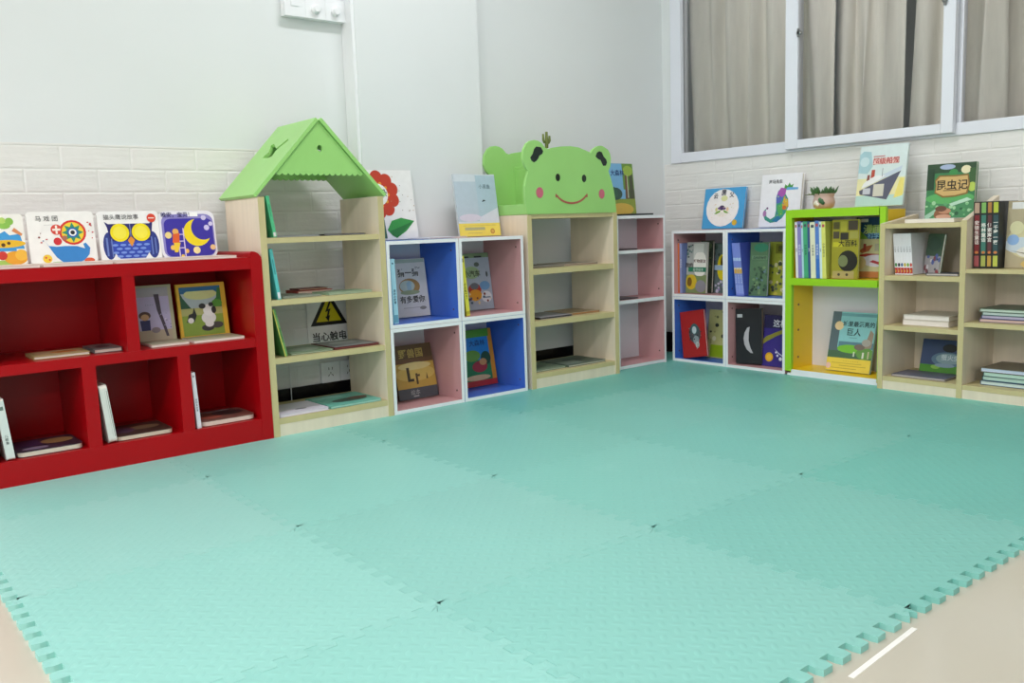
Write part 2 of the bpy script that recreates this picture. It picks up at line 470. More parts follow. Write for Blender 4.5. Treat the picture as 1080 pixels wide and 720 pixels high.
WE = [M_wood, M_edge]
def red_shelf():
    r = thing('red_bookshelf', 'glossy red low bookshelf with open compartments at the far left', 'bookshelf', (-3.22, 0, 0))
    W, D = .922, .365
    x = lambda v: v + 3.22
    b = MB(); b.box(0, W, 0, D, .622, .663); b.build('top_board', M_red, r, bevel=.012, seg=3)
    b = MB(); b.box(0, .04, .001, D - .001, 0, .650); b.build('side_panel', M_red, r, bevel=.006, seg=3)
    # right end: the panel's rounded top stands a little proud of the top board
    b = MB(); b.plate([(W - .042, 0), (W, 0)] + [(W - .034 + .034 * math.cos(q), .650 + .034 * math.sin(q)) for q in [PI / 2 * k / 8 for k in range(9)]] + [(W - .037, .684), (W - .042, .678)], [], D + .003, Matrix(((1, 0, 0, 0), (0, 0, 1, -.002), (0, 1, 0, 0), (0, 0, 0, 1)))); b.f = [tuple(reversed(f)) for f in b.f]; b.build('side_panel', M_red, r, bevel=.005, seg=3)
    b = MB(); b.box(.03, W - .03, .001, D, .342, .375); b.build('middle_shelf', M_red, r, bevel=.006, seg=3)
    b = MB(); b.box(.03, W - .03, .0, D, .0, .079); b.build('base_board', M_red, r, bevel=.005, seg=3)
    b = MB(); b.box(x(-2.776), x(-2.737), .002, D - .02, .37, .63); b.build('divider', M_red, r, bevel=.005, seg=3)
    for a, c in ((-2.922, -2.88), (-2.62, -2.579)):
        b = MB(); b.box(x(a), x(c), .002, D - .02, .07, .35); b.build('divider', M_red, r, bevel=.005, seg=3)
    b = MB(); b.box(.02, W - .02, D - .022, D - .004, .02, .64); b.build('back_panel', M_red, r)
red_shelf()

def house_shelf():
    W, D = .514, .305
    r = thing('house_bookshelf', 'tall pale wood bookshelf shaped like a house with green roof', 'bookshelf', (-2.2965, 0, 0))
    t = .025
    for a in (0, W - t):
        b = MB(); b.box(a, a + t, 0, D, 0, .875, front=1); b.build('side_panel', WE, r, bevel=.0015)
    for z0, z1 in ((.709, .729), (.483, .503), (.269, .290), (.045, .067)):
        b = MB(); b.box(t, W - t, .003, D, z0, z1, mi=1); b.build('shelf_board', WE, r, bevel=.0015)
    b = MB(); b.box(t, W - t, .004, .02, 0, .045); b.build('plinth', M_wood, r, bevel=.001)
    # roof: eave height .88, ridge 1.155, half span .257
    hs, ev, rg = W / 2, .880, 1.155
    run = math.hypot(hs, rg - ev); ang = math.atan2(rg - ev, hs)
    hole = [(.190, .149), (.197, .126), (.224, .132), (.273, .090), (.283, .104), (.239, .150), (.271, .214), (.263, .232), (.245, .212), (.225, .196), (.206, .212), (.192, .205)]
    for side in (0, 1):
        c, s = math.cos(ang), math.sin(ang)
        if side == 0: Mx = Matrix(((c, 0, -s, -.002), (0, 1, 0, 0), (s, 0, c, ev - .002), (0, 0, 0, 1)))
        else: Mx = Matrix(((-c, 0, s, W + .002), (0, 1, 0, 0), (s, 0, c, ev - .002), (0, 0, 0, 1)))
        b = MB(); b.plate([(-.006, -.002), (run, -.002), (run, .325), (-.006, .325)], [hole], .013, Mx)
        if side == 1: b.f = [tuple(reversed(f)) for f in b.f]
        b.build('roof_panel', M_green, r, bevel=.001)
    def gable(y, n, hole):
        bz = .960
        hw = (rg - bz) / (rg - ev) * hs
        pts = [(hs, rg - .003)]
        sc = []
        xa, xb = hs - hw + .004, hs + hw - .004
        for k in range(n):
            p = xa + (xb - xa) * k / n; q = xa + (xb - xa) * (k + 1) / n
            for m in range(4): 
                t_ = m / 4
                sc.append((p + (q - p) * t_, bz - .008 * math.sin(PI * t_)))
        sc.append((xb, bz))
        b = MB(); b.plate(pts + sc, [ell(hs + .001, 1.051, .011, .013, 16)] if hole else [], .012, front_at(y + .012))
        b.build('gable_board', M_green, r)
    gable(.006, 15, True)
    gable(.30, 15, False)
house_shelf()

def cube(side, a, z, sz, depth, m_in, label, group, hgt=None, y0=0.0, rz=0.0):
    """one open box module with white edge banding; a = position along its wall"""
    loc, rot = ((a, y0, z), rz) if side == 'A' else ((y0, a, z), B_ROT + rz)
    h = hgt or sz; t = .015
    r = thing('storage_cube', label, 'storage cube', loc, rot, group)
    mm = [m_in, M_white]; e = .0006
    def panel(name, d):
        b = MB(); b.box(*d, front=1); return b.build(name, mm, r, bevel=.001)
    panel('side_panel', (e, t, 0, depth, e, h - e)); panel('side_panel', (sz - t, sz - e, 0, depth, e, h - e))
    panel('top_panel', (t, sz - t, .0003, depth, h - t, h - e)); panel('bottom_panel', (t, sz - t, .0003, depth, e, t))
    b = MB(); b.box(t, sz - t, depth - .007, depth - .001, t, h - t); b.build('back_panel', M_backw, r)
    # the white outer face of the top is only seen from above; screws on the side panels
    for zz in (.05, h - .05):
        xx, s_ = (sz - t, -1) if side == 'A' else (t, 1)
        b = MB(); b.lathe([(.0045, 0), (.004, .0012)], 8, Matrix.Translation((xx, .035, zz)) @ Matrix.Rotation(s_ * PI / 2, 4, 'Y'))
        b.build('screw_cap', M_screw, r)
    return r
GA, GB = 'stacked storage cubes between the house shelf and frog shelf', 'stacked storage cubes in the room corner'
cube('A', -1.781, 0, .353, .28, M_pink, 'pink lined white cube holding the brown picture book, under a blue cube', GA, .35)
cube('A', -1.427, 0, .353, .28, M_blue, 'blue lined white cube touching the mat right of a pink cube', GA, .35)
cube('A', -1.781, .35, .353, .28, M_blue, 'blue lined white cube holding the cream picture book beside the house shelf', GA, .35)
cube('A', -1.4275, .35, .353, .28, M_pink, 'pink lined white cube with a yellow spined book, beside the frog shelf', GA, .35)
cube('B', .066, 0, .345, .27, M_blue, 'blue lined white cube in the corner holding the red book', GB)
cube('B', -.279, 0, .345, .27, M_pink, 'pink lined white cube holding the black book with a crescent moon', GB)
cube('B', .066, .345, .345, .27, M_pink, 'pink lined white cube under the light blue round-picture book', GB)
cube('B', -.279, .345, .345, .27, M_blue, 'blue lined white cube beside the lime green shelf', GB)

FROG = [(-1.049, 0.792), (-1.056, 0.868), (-1.056, 0.916), (-1.043, 0.956), (-1.032, 0.982), (-1.050, 1.0), (-1.062, 1.028), (-1.061, 1.050), (-1.056, 1.074), (-1.037, 1.102), (-1.015, 1.114), (-0.993, 1.117), (-0.970, 1.114), (-0.95, 1.105), (-0.929, 1.085), (-0.911, 1.080), (-0.885, 1.087), (-0.834, 1.094), (-0.776, 1.097), (-0.724, 1.093), (-0.677, 1.080), (-0.645, 1.070), (-0.629, 1.088), (-0.601, 1.102), (-0.584, 1.105), (-0.567, 1.104), (-0.531, 1.088), (-.518, 1.070), (-0.512, 1.046), (-0.517, 1.009), (-0.531, 0.987), (-0.515, 0.952), (-0.500, 0.909), (-0.488, 0.856), (-0.481, 0.792)]
def frog_shelf():
    X0, W, D = -1.048, .572, .305
    r = thing('frog_bookshelf', 'pale wood bookshelf topped by a smiling green frog face', 'bookshelf', (X0, 0, 0))
    t = .027
    for a in (0, W - t):
        b = MB(); b.box(a, a + t, 0, D, 0, .790, front=1); b.build('side_panel', WE, r, bevel=.0015)
    for z0, z1 in ((.772, .792), (.521, .546), (.284, .309), (.045, .066)):
        b = MB(); b.box(t, W - t, .003, D, z0, z1, mi=1); b.build('shelf_board', WE, r, bevel=.0015)
    b = MB(); b.box(t, W - t, .004, .02, 0, .045); b.build('plinth', M_wood, r, bevel=.001)
    S = Matrix.Translation((-X0, 0, 0))
    for y in (.012, .293):
        b = MB(S); b.plate(FROG, [], .014, front_at(y)); b.build('frog_face_board' if y < .1 else 'frog_back_board', M_green, r, bevel=.0015)
    for a in (.0, W - .014):
        b = MB(); b.box(a, a + .014, .0125, .279, .792, .838); b.build('side_rail', M_green, r, bevel=.001)
    b = MB(); b.box(.168, .43, .05, .279, 1.006, 1.020); b.build('inner_board', M_green, r, bevel=.001)
    for a in (.168, .416):
        b = MB(); b.box(a, a + .014, .05, .279, .792, 1.006); b.build('inner_support', M_green, r, bevel=.001)
    face = next(c for c in r.children if c.name.startswith('frog_face'))
    def decal(name, polys, col, y=-.0022):
        b = MB(S)
        for p in polys: b.plate(p, [], .0016, front_at(-.002), col=L(*col))
        b.build(name, M_ink, face)
    decal('eye', [ell(-.859, .955, .0135, .017)], (20, 34, 20)); decal('eye', [ell(-.694, .952, .0135, .017)], (20, 34, 20))
    decal('cheek', [ell(-.971, .887, .021, .024)], (206, 104, 124)); decal('cheek', [ell(-.580, .880, .0185, .0225)], (206, 104, 124))
    decal('ear_patch', [[(-1.020, 1.041), (-1.005, 1.057), (-.996, 1.078), (-0.984, 1.089), (-0.957, 1.087), (-0.944, 1.070), (-0.950, 1.058), (-0.968, 1.050), (-.974, 1.038), (-0.986, 1.026), (-1.0, 1.020), (-1.014, 1.028)]], (30, 42, 40))
    decal('ear_patch', [[(-0.615, 1.054), (-0.605, 1.073), (-.59, 1.079), (-0.574, 1.075), (-0.563, 1.055), (-0.546, 1.042), (-.541, 1.028), (-0.549, 1.013), (-0.566, 1.012), (-.574, 1.024), (-0.582, 1.038), (-.6, 1.044)]], (30, 42, 40))
    arc = [(-.775 + .108 * math.cos(a), .905 + .071 * math.sin(a)) for a in [math.radians(208 + (332 - 208) * k / 16) for k in range(17)]]
    arc2 = [(-.775 + .101 * math.cos(a), .905 + .062 * math.sin(a)) for a in [math.radians(208 + (332 - 208) * k / 16) for k in range(17)]]
    decal('mouth', [arc + arc2[::-1], ell(-.872, .873, .004, .009, 10), ell(-.678, .873, .004, .009, 10)], (176, 92, 80))
frog_shelf()

def pink_unit():
    X0, W, D, Y = -.42, .362, .19, .06
    r = thing('pink_bookcase', 'narrow white edged pink bookcase standing in the corner beside the frog shelf', 'bookshelf', (X0, Y, 0))
    mm = [M_pink, M_white]; t = .014
    for a in (0, W - t):
        b = MB(); b.box(a, a + t, 0, D, 0, .776, front=1); b.build('side_panel', mm, r, bevel=.001)
    for z0, z1 in ((.760, .775), (.586, .602), (.334, .352), (.002, .018)):
        b = MB(); b.box(t, W - t, .0004, D, z0, z1, front=1); b.build('shelf_board', mm, r, bevel=.001)
    b = MB(); b.box(t, W - t, D - .006, D - .001, .018, .76); b.build('back_panel', M_backw, r)
    for zz in (.06, .39, .73):
        b = MB(); b.lathe([(.0045, 0), (.004, .0012)], 8, Matrix.Translation((W - t, .035, zz)) @ Matrix.Rotation(-PI / 2, 4, 'Y')); b.build('screw_cap', M_screw, r)
pink_unit()

def lime_shelf():
    W, D = .484, .188
    r = thing('lime_bookcase', 'two tier bookcase with lime green front frame and yellow inside', 'bookshelf', (0, -.6255, 0), B_ROT)
    t = .018
    for a in (.012, W - .012 - t):
        b = MB(); b.box(a, a + t, .02, D, 0, .760); b.build('side_panel', M_yellow, r, bevel=.001)
    for z0, z1 in ((.742, .758), (.440, .4575)):
        b = MB(); b.box(.03, W - .03, .02, D, z0, z1); b.build('shelf_board', M_yellow, r, bevel=.001)
    b = MB(); b.box(.03, W - .03, .002, D, .010, .028, front=1); b.build('bottom_board', [M_yellow, M_white], r, bevel=.001)
    b = MB(); b.box(.03, W - .03, D - .008, D - .002, .02, .75); b.build('back_panel', M_backw, r)
    b = MB(); b.box(.010, W - .01, .001, .014, 0, .010); b.build('plinth', M_white, r)
    for a, pw in ((0, .032), (W - .026, .026)):
        b = MB(); b.box(a, a + pw, -.004, .022, .02, .772); b.build('frame_post', M_lime, r, bevel=.009, seg=3)
    for z0, z1 in ((.736, .773), (.426, .458)):
        b = MB(); b.box(.03, W - .03, -.0045, .021, z0, z1); b.build('frame_rail', M_lime, r, bevel=.009, seg=3)
    for zz in (.08, .21, .33):
        b = MB(); b.lathe([(.006, 0), (.005, .0015)], 8, Matrix.Translation((.03, .06, zz)) @ Matrix.Rotation(PI / 2, 4, 'Y')); b.build('screw_cap', M_screw, r)
lime_shelf()

def wood_shelf():
    W, D = .72, .285
    r = thing('wooden_bookcase', 'pale wood bookcase with stepped compartments at the right edge', 'bookshelf', (-.05, -1.111, 0), B_ROT)
    t = .022; xm = .331
    def side(a, zf, zb):
        b = MB(); b.plate([(0, 0), (D, 0), (D, zb), (0, zf)], [], t, Matrix(((0, 0, 1, a), (1, 0, 0, 0), (0, 1, 0, 0), (0, 0, 0, 1))))
        b.box(a, a + t, -.0012, .0002, 0, zf, mi=1)
        b.build('side_panel', WE, r)
    side(0, .700, .735); side(xm, .705, .80); side(W - t, .62, .72)
    for x0, x1, zs in ((t, xm, ((.679, .698), (.464, .483), (.254, .273), (.036, .055))), (xm + t, W - t, ((.499, .515), (.288, .305), (.036, .055)))):
        for z0, z1 in zs:
            b = MB(); b.box(x0, x1, .002, D, z0, z1, mi=1); b.build('shelf_board', WE, r, bevel=.0012)
    b = MB(); b.box(t, W - t, .003, .018, 0, .036); b.build('plinth', M_wood, r, bevel=.001)
    b = MB(); b.box(t, xm, D - .006, D - .001, .05, .69); b.box(xm + t, W - t, D - .006, D - .001, .05, .61); b.build('back_panel', M_wood, r)
wood_shelf()

# ---------------------------------------------------------------- books
def at(side, a, d, z):
    return ((a, d, z), 0.0) if side == 'A' else ((d, a, z), B_ROT)

def clip(p, wd, ht):
    """cut a print polygon off at the cover's edges"""
    for ax, lim, sg in ((0, .0004, 1), (0, wd - .0004, -1), (1, .0004, 1), (1, ht - .0004, -1)):
        out = []
        for i, q in enumerate(p):
            r = p[i - 1]; a, c = (q[ax] - lim) * sg, (r[ax] - lim) * sg
            if (a >= 0) != (c >= 0):
                t = c / (c - a); out.append((r[0] + (q[0] - r[0]) * t, r[1] + (q[1] - r[1]) * t))
            if a >= 0: out.append(q)
        p = out
        if len(p) < 3: return []
    return p

def shapes(b, art, wd, ht, place, start=0):
    """flat print: list of shapes in cover fractions -> thin coloured polygons, one layer above the other"""
    k = start
    for sh in art:
        kd = sh[0]; polys = []
        if kd == 'r': _, x0, y0, x1, y1, c = sh; polys = [[(x0 * wd, y0 * ht), (x1 * wd, y0 * ht), (x1 * wd, y1 * ht), (x0 * wd, y1 * ht)]]
        elif kd == 'e': _, cx, cy, rx, ry, c = sh; polys = [ell(cx * wd, cy * ht, rx * wd, ry * ht, 20)]
        elif kd == 'c': _, cx, cy, rr, c = sh; polys = [ell(cx * wd, cy * ht, rr * wd, rr * wd, 20)]
        elif kd == 'p': _, ps, c = sh; polys = [[(x * wd, y * ht) for x, y in ps]]
        elif kd == 'st':
            _, cx, cy, r1, r2, n, c = sh
            polys = [[(cx * wd + (r1 if i % 2 == 0 else r2) * wd * math.cos(PI * i / n + PI / 2), cy * ht + (r1 if i % 2 == 0 else r2) * wd * math.sin(PI * i / n + PI / 2)) for i in range(2 * n)]]
        elif kd == 'moon':
            _, cx, cy, rr, rot, c = sh
            o = ell(0, 0, rr * wd, rr * wd, 18, math.radians(60), math.radians(300)); q = ell(.52 * rr * wd, 0, .90 * rr * wd, .90 * rr * wd, 14, math.radians(285), math.radians(75))
            q = ell(rr * wd * .55, 0, rr * wd * .868, rr * wd * .868, 14, math.radians(266), math.radians(94))
            ca, sa = math.cos(rot), math.sin(rot)
            polys = [[(cx * wd + x * ca - y * sa, cy * ht + x * sa + y * ca) for x, y in o + q]]
        elif kd == 'dots':
            _, x0, y0, x1, y1, n, rr, cs = sh
            rg = random.Random(int(x0 * 1000 + y1 * 777 + n))
            for i in range(n):
                px, py = rg.uniform(x0, x1) * wd, rg.uniform(y0, y1) * ht; q = rr * wd * rg.uniform(.6, 1.3)
                k += 1; e_ = clip(ell(px, py, q, q * rg.uniform(.6, 1.2), 7), wd, ht)
                if e_: b.plate(e_, [], .0001, place(.0003 + k * .00004), col=L(rg.choice(cs)))
            continue
        elif kd == 't':
            _, s_, x, y, size, c = sh[:6]; bold = len(sh) > 6
            vs, fs = text_geo(s_, bold); k += 1
            b.add([(x * wd + v[0] * size, y * ht + v[1] * size, 0) for v in vs], fs, L(c), 0, place(.0006 + k * .00004)); continue
        elif kd == 'tv':
            _, s_, x, y, size, c = sh[:6]; n = len(s_); bold = len(sh) > 6; k += 1
            for i, ch in enumerate(s_):
                vs, fs = text_geo(ch, bold)
                b.add([(x * wd + v[0] * size, y * ht + (n / 2 - i - .5) * size * 1.08 + v[1] * size, 0) for v in vs], fs, L(c), 0, place(.0006 + k * .00004))
            continue
        k += 1
        for p in polys:
            p = clip(p, wd, ht)
            if p: b.plate(p, [], .0001, place(.0003 + k * .00004), col=L(c))
    return k

def book(label, side, a, d, z, wd, ht, t, cover='#ffffff', spine=None, art=(), sp_art=(), lean=0.0, tilt=0.0, mode='face', page='#f1ede2', board=0.0016, rnd=0.0, group=None, yaw=0.0, name='picture_book', open_len=0.0, open_col=None, open_t=.008, roll=0.0):
    """mode face: cover towards the room; spine: spine towards the room; flat: lying, cover up. d = depth of the nearest face."""
    z += .0009
    if mode == 'face': loc, rz = at(side, a, d + t, z)
    else: loc, rz = at(side, a, d, z)
    r = thing(name, label, 'book', loc, rz + yaw, group)
    if mode == 'face':
        X = Matrix.Rotation(-lean, 4, 'X') @ Matrix.Rotation(-roll, 4, 'Y')
    elif mode == 'spine':
        X = Matrix.Rotation(-tilt, 4, 'Y') @ Matrix.Rotation(PI / 2, 4, 'Z')
    else:
        X = Matrix.Rotation(-PI / 2, 4, 'X')
    cv, spc = L(cover), L(spine or cover)
    b = MB(X); bd = board
    if rnd:
        for y in (0, -t + bd): b.plate(rrect(0, 0, wd, ht, rnd), [], bd, front_at(y), col=cv)
        b.box(0, bd, -t + bd, -bd, rnd, ht - rnd, col=spc)
    else:
        b.box(0, wd, -bd, 0, 0, ht, col=cv); b.box(0, wd, -t, -t + bd, 0, ht, col=cv); b.box(-.0002, bd, -t, 0, 0, ht, col=spc)
    b.build('cover', M_ink, r)
    b = MB(X); g = .003
    if rnd: b.plate(rrect(bd, .001, wd - .001, ht - .001, rnd), [], t - 2 * bd, front_at(-bd), col=L(page))
    else: b.box(bd, wd - g, -t + bd, -bd, g, ht - g, col=L(page))
    b.build('pages', M_ink, r)
    if art:
        pic = [s for s in art if s[0] not in ('t', 'tv')]; txt = [s for s in art if s[0] in ('t', 'tv')]
        pl = lambda o: front_at(-t - o)
        k = 0
        if pic:
            b = MB(X); k = shapes(b, pic, wd, ht, pl); b.build('cover_picture', M_ink, r)
        if txt:
            b = MB(X); shapes(b, txt, wd, ht, pl, k); b.build('title', M_ink, r)
    if sp_art:
        pl = lambda o: Matrix(((0, 0, -1, -o), (-1, 0, 0, 0), (0, 1, 0, 0), (0, 0, 0, 1)))
        b = MB(X); shapes(b, sp_art, t, ht, pl); b.build('spine_print', M_ink, r)
    if open_len:
        b = MB(); b.box(0, wd, -t - open_len - .001, -t - .001, 0, open_t, col=L(page)); o = b.build('lying_leaves', M_ink, r)
        b = MB(); b.box(0, wd, -t - open_len - .002, -t - .001, open_t, open_t + .0012, col=L(open_col or cover)); b.build('lying_cover', M_ink, r)
    return r

R_ = math.radians
GT = 'board books standing on the red shelf'
# --- on the red shelf
book('board book at the far left with green, blue and yellow cartoon shapes', 'A', -3.205, .20, .663, .200, .170, .012, '#f4f2ea', lean=R_(6), rnd=.012, group=GT, open_len=.17, open_col='#e9d9cc', name='board_book', art=[
    ('p', [(.5, .34), (.98, .34), (.93, .62), (.78, .60), (.72, .68), (.62, .62), (.5, .66)], '#3f9bd8'), ('r', .50, .30, .86, .50, '#3f9bd8'), ('e', .72, .44, .28, .075, '#e8b92c'),
    ('c', .60, .44, .03, '#5a3a1a'), ('c', .68, .42, .03, '#5a3a1a'), ('c', .76, .45, .025, '#5a3a1a'), ('e', .72, .78, .09, .06, '#8cc152'), ('c', .80, .86, .06, '#8cc152'), ('c', .70, .88, .05, '#b7d66a'),
    ('e', .62, .08, .30, .05, '#a9c860'), ('e', .84, .17, .17, .13, '#e8a12c'), ('c', .92, .22, .09, '#f0b840'), ('c', .65, .22, .07, '#cf3a32'), ('p', [(.82, .68), (.95, .58), (.97, .62), (.86, .74)], '#d98c5a')])
book('white board book with blue whale and big red ring, titled 马戏团', 'A', -2.995, .20, .663, .203, .176, .012, '#f5f3ef', lean=R_(6), rnd=.012, group=GT, open_len=.17, open_col='#e9d9cc', name='board_book', art=[
    ('e', .66, .60, .205, .235, '#d8342c'), ('e', .66, .60, .170, .195, '#f0d23a'), ('st', .66, .60, .165, .095, 8, '#2f8f6e'), ('c', .66, .60, .085, '#2c66b4'), ('c', .66, .60, .058, '#f2f2f2'), ('c', .66, .60, .034, '#1c1c28'),
    ('p', [(.24, .44), (.28, .36), (.40, .34), (.52, .35), (.70, .34), (.82, .29), (.80, .38), (.84, .40), (.90, .30), (.88, .18), (.80, .07), (.70, .03), (.48, .03), (.38, .14), (.32, .26)], '#3a86cc'),
    ('c', .42, .44, .062, '#d02c34'), ('c', .42, .66, .085, '#d9483c'), ('p', [(.36, .64), (.48, .64), (.48, .68), (.36, .68)], '#f6ece0'), ('p', [(.405, .58), (.435, .58), (.435, .74), (.405, .74)], '#f6ece0'), ('c', .24, .12, .068, '#f0c83c'), ('c', .22, .14, .016, '#d9483c'), ('c', .27, .10, .016, '#d9483c'), ('c', .53, .50, .04, '#b0705a'),
    ('e', .38, .03, .09, .03, '#b9d29c'), ('e', .87, .06, .08, .05, '#e0603c'), ('dots', .15, .40, .30, .62, 5, .014, ['#c84850', '#3a6a9c', '#8a4a4a']), ('dots', .88, .42, .97, .80, 7, .014, ['#d85a3c', '#8cb86a', '#c84850']),
    ('t', '马 戏 团', .29, .87, .0195, '#2c2c2c'), ('t', '·····', .31, .75, .022, '#9a9a9a')])
book('white board book with a dark blue owl with yellow eyes', 'A', -2.78, .20, .663, .202, .174, .012, '#f5f4f2', lean=R_(6), rnd=.012, group=GT, open_len=.17, open_col='#e9d9cc', name='board_book', art=[
    ('e', .15, .32, .10, .27, '#2c3a86'), ('e', .87, .32, .10, .27, '#2c3a86'), ('p', [(.10, .80), (.16, .75), (.84, .75), (.90, .82), (.88, .68), (.84, .40), (.17, .40), (.14, .68)], '#27246a'), ('p', [(.17, .41), (.84, .41), (.82, .22), (.72, .06), (.30, .06), (.20, .22)], '#2f49b4'),
    ] + [('e', .24 + .13 * i + (.065 if j % 2 else 0), .33 - .075 * j, .05, .022, '#7d9be0') for j in range(4) for i in range(5 - (j % 2)) if 0.2 < .24 + .13 * i + (.065 if j % 2 else 0) < .8] + [
    ('r', .10, .12, .13, .48, '#6d82c4'), ('r', .18, .10, .20, .46, '#6d82c4'), ('r', .84, .12, .86, .48, '#6d82c4'), ('r', .90, .14, .92, .46, '#6d82c4'),
    ('c', .335, .575, .155, '#f2df16'), ('c', .685, .575, .155, '#f2df16'), ('c', .335, .575, .11, '#f6e84c'), ('c', .685, .575, .11, '#f6e84c'), ('p', [(.51, .50), (.57, .42), (.51, .29), (.45, .42)], '#e0902c'), ('r', .505, .50, .515, .75, '#8f9ad8'),
    ('c', .88, .855, .075, '#d8432c'), ('r', .83, .845, .93, .865, '#f4e4dc'), ('t', '猫头鹰说故事', .38, .885, .0195, '#2c2c34')])
book('indigo board book with a yellow crescent moon and a child on a ladder', 'A', -2.577, .20, .663, .200, .172, .012, '#eceaf2', lean=R_(6), rnd=.026, group=GT, open_len=.17, open_col='#e9d9cc', name='board_book', art=[
    ('p', rrect(.04, .03, .97, .93, .16), '#8d86c8'), ('p', rrect(.08, .05, .95, .84, .12), '#3a2fa0'), ('moon', .66, .54, .245, R_(35), '#f2d81e'),
    ('c', .80, .85, .045, '#cfc8ea'), ('c', .92, .72, .04, '#d8d2ee'), ('c', .84, .64, .05, '#cfc8f0'), ('c', .14, .50, .06, '#f0d890'), ('c', .20, .24, .045, '#f0c860'), ('c', .44, .16, .04, '#f0b860'), ('c', .62, .17, .065, '#f6e0a0'), ('c', .92, .22, .05, '#f2c890'), ('c', .36, .03 + .03, .03, '#f0c860'),
    ('r', .40, .05, .42, .64, '#d8c8e8'), ('r', .30, .03 + .02, .32, .60, '#d8c8e8'), ('r', .32, .50, .40, .52, '#d8c8e8'), ('r', .32, .36, .40, .38, '#d8c8e8'), ('r', .32, .22, .40, .24, '#d8c8e8'),
    ('c', .27, .57, .055, '#e8b05a'), ('p', [(.20, .34), (.32, .34), (.34, .54), (.22, .52)], '#e0602c'), ('p', [(.22, .14), (.28, .14), (.34, .34), (.22, .34)], '#f0cc3c'), ('r', .52, .88, .70, .97, '#ffffff'), ('t', '晚安，宝贝！', .30, .92, .019, '#3a3470', 1)])
# --- inside the red shelf
book('lilac picture book with a dark tree trunk in the red shelf', 'A', -2.690, .16, .375, .126, .203, .010, '#b6b090', lean=R_(8), group='picture books propped in the red shelf', open_len=.12, open_col='#b8b49a', art=[
    ('r', .02, .02, .90, .96, '#b9aed0'), ('r', .02, .02, .90, .22, '#b4a48e'), ('r', .02, .80, .90, .96, '#a6a2a8'), ('p', [(.50, .84), (.64, .84), (.66, .52), (.74, .30), (.80, .10), (.73, .10), (.64, .34), (.55, .56)], '#4a3e4c'),
    ('p', [(.08, .22), (.32, .22), (.33, .40), (.06, .40)], '#2c2a62'), ('e', .20, .48, .16, .07, '#5a3a34'), ('e', .20, .45, .11, .055, '#c89a72'), ('e', .46, .22, .12, .05, '#8a7c84'), ('dots', .6, .2, .88, .5, 10, .02, ['#e0d8e4', '#8a80a0']), ('t', '····', .35, .66, .03, '#7a8ca0')])
book('yellow framed picture book with a black and white calf on a meadow', 'A', -2.548, .16, .375, .178, .199, .010, '#e3b53a', lean=R_(8), group='picture books propped in the red shelf', open_len=.13, open_col='#b8b49a', art=[
    ('r', .06, .05, .90, .94, '#88a040'), ('r', .06, .55, .90, .94, '#b8c8cc'), ('r', .06, .82, .90, .94, '#2c6a98'), ('e', .48, .80, .34, .10, '#d8dc9a'), ('r', .06, .86, .90, .94, '#2e6f9c'), ('p', [(.06, .50), (.06, .86), (.12, .74), (.24, .58), (.30, .52)], '#2f5c44'), ('p', [(.66, .54), (.90, .54), (.90, .90), (.84, .90), (.80, .72), (.72, .66)], '#3c7a3c'), ('e', .80, .62, .11, .07, '#5ca03c'), ('r', .06, .42, .90, .55, '#b0b070'),
    ('p', [(.14, .30), (.30, .30), (.36, .42), (.32, .56), (.28, .46), (.20, .44)], '#2c2c30'), ('e', .23, .33, .06, .05, '#e8e4e0'), ('e', .60, .36, .15, .11, '#eae6e4'), ('e', .62, .50, .12, .11, '#f0ecea'), ('e', .49, .58, .07, .05, '#2a282c'), ('e', .72, .50, .05, .07, '#2a282c'), ('e', .67, .60, .05, .04, '#2a282c'), ('e', .56, .18, .13, .06, '#3a3438'), ('e', .76, .22, .12, .06, '#4a4644'), ('e', .60, .25, .09, .06, '#eae6e4')])
book('greenish book lying flat on the upper red shelf, left of another', 'A', -3.045, .05, .375, .165, .13, .010, '#b0a06a', mode='flat', group='books lying in the upper left red compartment', art=[('r', .1, .1, .9, .9, '#c4a87c'), ('e', .6, .5, .25, .2, '#c8803c')])
book('dark grey book lying flat on the upper red shelf beside the divider', 'A', -2.868, .05, .375, .088, .15, .013, '#5a5c5c', mode='flat', group='books lying in the upper left red compartment', art=[('r', .08, .1, .92, .9, '#6c6a68'), ('e', .5, .5, .25, .2, '#2e2a30')], page='#d8c8bc')
GS = 'books standing spine out in the lower red compartments'
def spine_txt(s, y=.35, c='#3a4a4a', sz=.010): return [('tv', s, .5, y, sz, c)]
book('white spined book leaning in the leftmost lower red compartment', 'A', -3.154, .012, .079, .17, .192, .024, '#dfe6e2', mode='spine', tilt=R_(5), rnd=.006, group=GS, sp_art=spine_txt('儿歌集', .34) + [('r', .2, .82, .8, .88, '#6a7a72')], name='board_book')
book('thick white board book leaning in the middle lower red compartment', 'A', -2.857, .012, .079, .17, .194, .025, '#e6e6df', mode='spine', tilt=R_(5.5), rnd=.012, group=GS, sp_art=[('r', .82, .1, .9, .9, '#9a9a92'), ('r', .62, .1, .66, .9, '#c4c4bc')], name='board_book')
book('thin white book leaning in the right lower red compartment', 'A', -2.568, .012, .079, .17, .198, .014, '#e9e2ea', mode='spine', tilt=R_(2.4), group=GS, sp_art=spine_txt('好朋友故事', .42, '#5a5a6a', .0085) + [('c', .5, .93, .18, '#2a2a2e')])
GL = 'board books lying in the lower red compartments'
book('dark board book lying flat in the leftmost lower red compartment', 'A', -3.122, .02, .079, .190, .18, .017, '#3a2c3c', mode='flat', rnd=.02, group=GL, name='board_book', page='#d6d2c0', art=[('r', .05, .4, .45, .9, '#44305a'), ('e', .70, .6, .25, .22, '#b08a5a'), ('e', .3, .2, .2, .1, '#8a7a92')])
